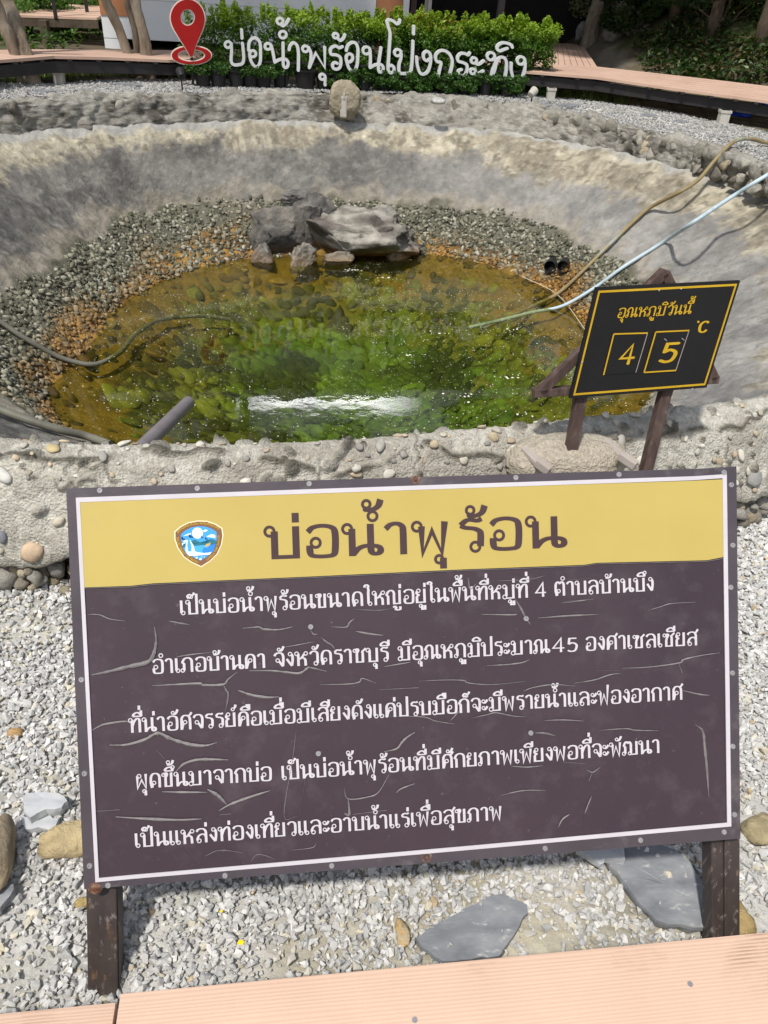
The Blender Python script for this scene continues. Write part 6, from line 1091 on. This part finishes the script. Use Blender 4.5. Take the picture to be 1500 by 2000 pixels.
# ------------------------------------------------------------------ undergrowth
def build_cover():
    r = np.random.default_rng(91); B = []
    X = 1.6 + 9 * r.random(130000); Y = 11.2 + 12 * r.random(130000); dens = fbm(np.stack([X, Y, X * 0], 1) * 1.3, 3, 12); pth = np.abs(X - (2.6 + .42 * (Y - 13) + .5 * np.sin(Y * .7)))
    back = 12.15 - .26 * (X - 2.5) ; k = (Y > back + .25) & (pth > .5 + .3 * r.random(130000)) & (dens > .33) & ~((X < 3.2) & (Y < 16.9)); X, Y = X[k], Y[k]; n = len(X); Z = gh(X, Y) + .02 + .14 * r.random(n) ** 1.5
    C = leafcol(n, r, (.012, .03, .006), (.045, .09, .018)); C = mix(C, (.26, .3, .14), (r.random(n) < .025) * 1.0); C = mix(C, (.13, .09, .04), (r.random(n) < .14) * .9); B.append(leaf_batch(np.stack([X, Y, Z], 1), .022 + .035 * r.random(n), C, r, up=.6))
    X = -9 + 7 * r.random(26000); Y = 12 + 9 * r.random(26000); k = (fbm(np.stack([X, Y, X * 0], 1) * 1.1, 3, 14) > .45) & ((Y > 14) | (X < -4.9)); X, Y = X[k], Y[k]; n = len(X); Z = gh(X, Y) + .02 + .22 * r.random(n); C = leafcol(n, r, (.03, .075, .012), (.10, .2, .035)); B.append(leaf_batch(np.stack([X, Y, Z], 1), .02 + .03 * r.random(n), C, r, up=.6))
    V, Fc, C = merge(B); o = mknp('undergrowth', V, Fc, M['leaf'], col=C); tag(o, 'low leafy undergrowth covering the forest floor', 'undergrowth', kind='stuff')
    # grass blades and weeds under and beside the boardwalk
    N = 26000; th = 55 + 125 * r.random(N); R_ = rG(th) + .05 + 1.9 * r.random(N); X, Y = polar(th, R_); k = fbm(np.stack([X, Y, X * 0], 1) * .9, 4, 2) > .53; X, Y = X[k], Y[k]; n = len(X); b = np.stack([X, Y, gh(X, Y)], 1); a = r.random(n) * 6.28; h = .03 + .07 * r.random(n); w = .004; s = np.stack([np.cos(a) * w, np.sin(a) * w, a * 0], 1); tip = b + np.stack([r.normal(size=n) * .025, r.normal(size=n) * .025, h], 1)
    V = np.stack([b - s, b + s, tip], 1).reshape(-1, 3); Fc = np.arange(3 * n).reshape(-1, 3); C = np.repeat(leafcol(n, r, (.06, .11, .02), (.17, .22, .05)), 3, 0); o = mknp('grass', V, Fc, M['leaf'], col=C); tag(o, 'short grass growing under and behind the boardwalk', 'grass', kind='stuff')
build_cover()
def bush(label, p, R_, h, N, size, c1, c2, seed, group):
    r = np.random.default_rng(seed); T = thing('bush', label, 'bush', p, group); cs = [np.array(p) + np.array([r.normal() * R_ * .5, r.normal() * R_ * .4, h * (.15 + .8 * r.random())]) for _ in range(26)]
    g = G()
    for q in range(6): g.tube(cr_spline([np.array(p) + [r.normal() * .05, r.normal() * .05, -.05], (np.array(p) + cs[q]) / 2, cs[q]], 3), np.linspace(.018, .004, 7), 5)
    mk('stem', g, M['barkd'], T); P, k = clumps(N, np.array(cs), np.array([(R_ * .3, R_ * .3, h * .2)] * 26), r, .3); V, Fc, C = leaf_batch(P, size * (.6 + .8 * r.random(N)), leafcol(N, r, c1, c2, k), r, up=.4); mknp('foliage', V, Fc, M['leaf'], T, col=C)
for i, (u, v, R_, h, c1, c2, lab) in enumerate(((1075, 62, .75, .9, (.10, .13, .05), (.32, .34, .18), 'pale dappled bush right behind the hedge end'), (1030, 40, .8, 1.2, (.05, .09, .03), (.2, .26, .1), 'leafy bush rising above the right end of the hedge'), (1110, 30, .8, 1.0, (.03, .06, .015), (.12, .17, .06), 'dark bush left of the slender tree'), (1235, 60, .6, .7, (.015, .035, .008), (.05, .09, .02), 'dark bush between the path and the bank'), (1410, 40, .9, .9, (.012, .03, .007), (.045, .085, .018), 'dark bush high on the right bank'), (980, 26, .9, 1.5, (.012, .02, .008), (.05, .06, .03), 'dark bush beside the veranda'), (55, 60, .9, .7, (.04, .10, .016), (.14, .26, .05), 'green bush under the upper walkway at far left'), (150, 52, .9, .6, (.04, .10, .016), (.15, .28, .05), 'sunlit green bush between the upper walkway and the house'), (160, 8, 1.1, .9, (.04, .09, .016), (.12, .22, .045), 'green bush behind the upper walkway'))):
    p = gg(u, v + 8, far=34); bush(lab, p, R_, h, 5200, .035, c1, c2, 700 + i, 'bushes at the forest edge')
# stones of the forest path
for i, (u, v, sx) in enumerate(((1268, 18, .3), (1278, 30, .3), (1256, 48, .3), (1232, 52, .3), (1210, 66, .26), (1135, 70, .10), (1100, 72, .12), (1220, 42, .25))):
    p = gg(u, v, far=34); V, Fc, C = rock(p, sx, sx * .7, .10 + .05 * (i % 3), 90 + i, (.40, .385, .35), (.26, .25, .22), sub=3, jit=.3); tag(mknp('path_stone', V, Fc, M['rock'], smooth=True, col=C, base=(p[0], p[1], p[2] - .08)), ('topmost flat stone of the climbing forest path', 'second stone from the top of the forest path', 'broad stone midway along the forest path', 'smaller stone left of the broad one midway on the path', 'broad pale stone at the foot of the forest path', 'small stone just behind the slender tree', 'small stone behind the side platform', 'small dark stone tucked beside the middle of the path')[i], 'stone', 'stepping stones of the forest path')
# garden spotlights, blue sheet
for i, (u, v, up) in enumerate(((356, 174, .13), (1037, 203, .10))):
    p = gz(u, v, .43); T = thing('garden_spotlight', ('small black garden spotlight on a stake below the red pin', 'small grey garden spotlight on a stake at the right end of the pots')[i], 'spotlight', p); mk('stake', G().tube([p - [0, 0, .05], p + [0, 0, up]], .009, 8), M['pot'], T); q = p + np.array([0, 0, up + .02]); d = np.array([(-.3, .5)[i] * (1 if i else 1), .55, .5]); d /= np.linalg.norm(d); mk('lamp_head', G().tube([q - d * .05, q - d * .045, q + d * .04, q + d * .05], [.028, .04, .05, .046], 14), M['pot'] if i == 0 else M['conc'], T, smooth=True, angle=40)
for i, (u, v, s) in enumerate(((1440, 226, .16), (1490, 222, .2))):
    p = gz(u, v + 4, .42); V, Fc, C = rock(p + np.array([0, .15, .03]), s, s * .6, .05 + .03 * i, 130 + i, (.1, .1, .1), sub=4, jit=.5, ridge=.35, freq=2.4); o = mknp('plastic_sheet', V, Fc, M['tarp'], smooth=True, base=p); tag(o, ('flat crumpled blue plastic sheet under the right boardwalk', 'heaped blue plastic sheet at the right edge under the boardwalk')[i], 'plastic sheet')
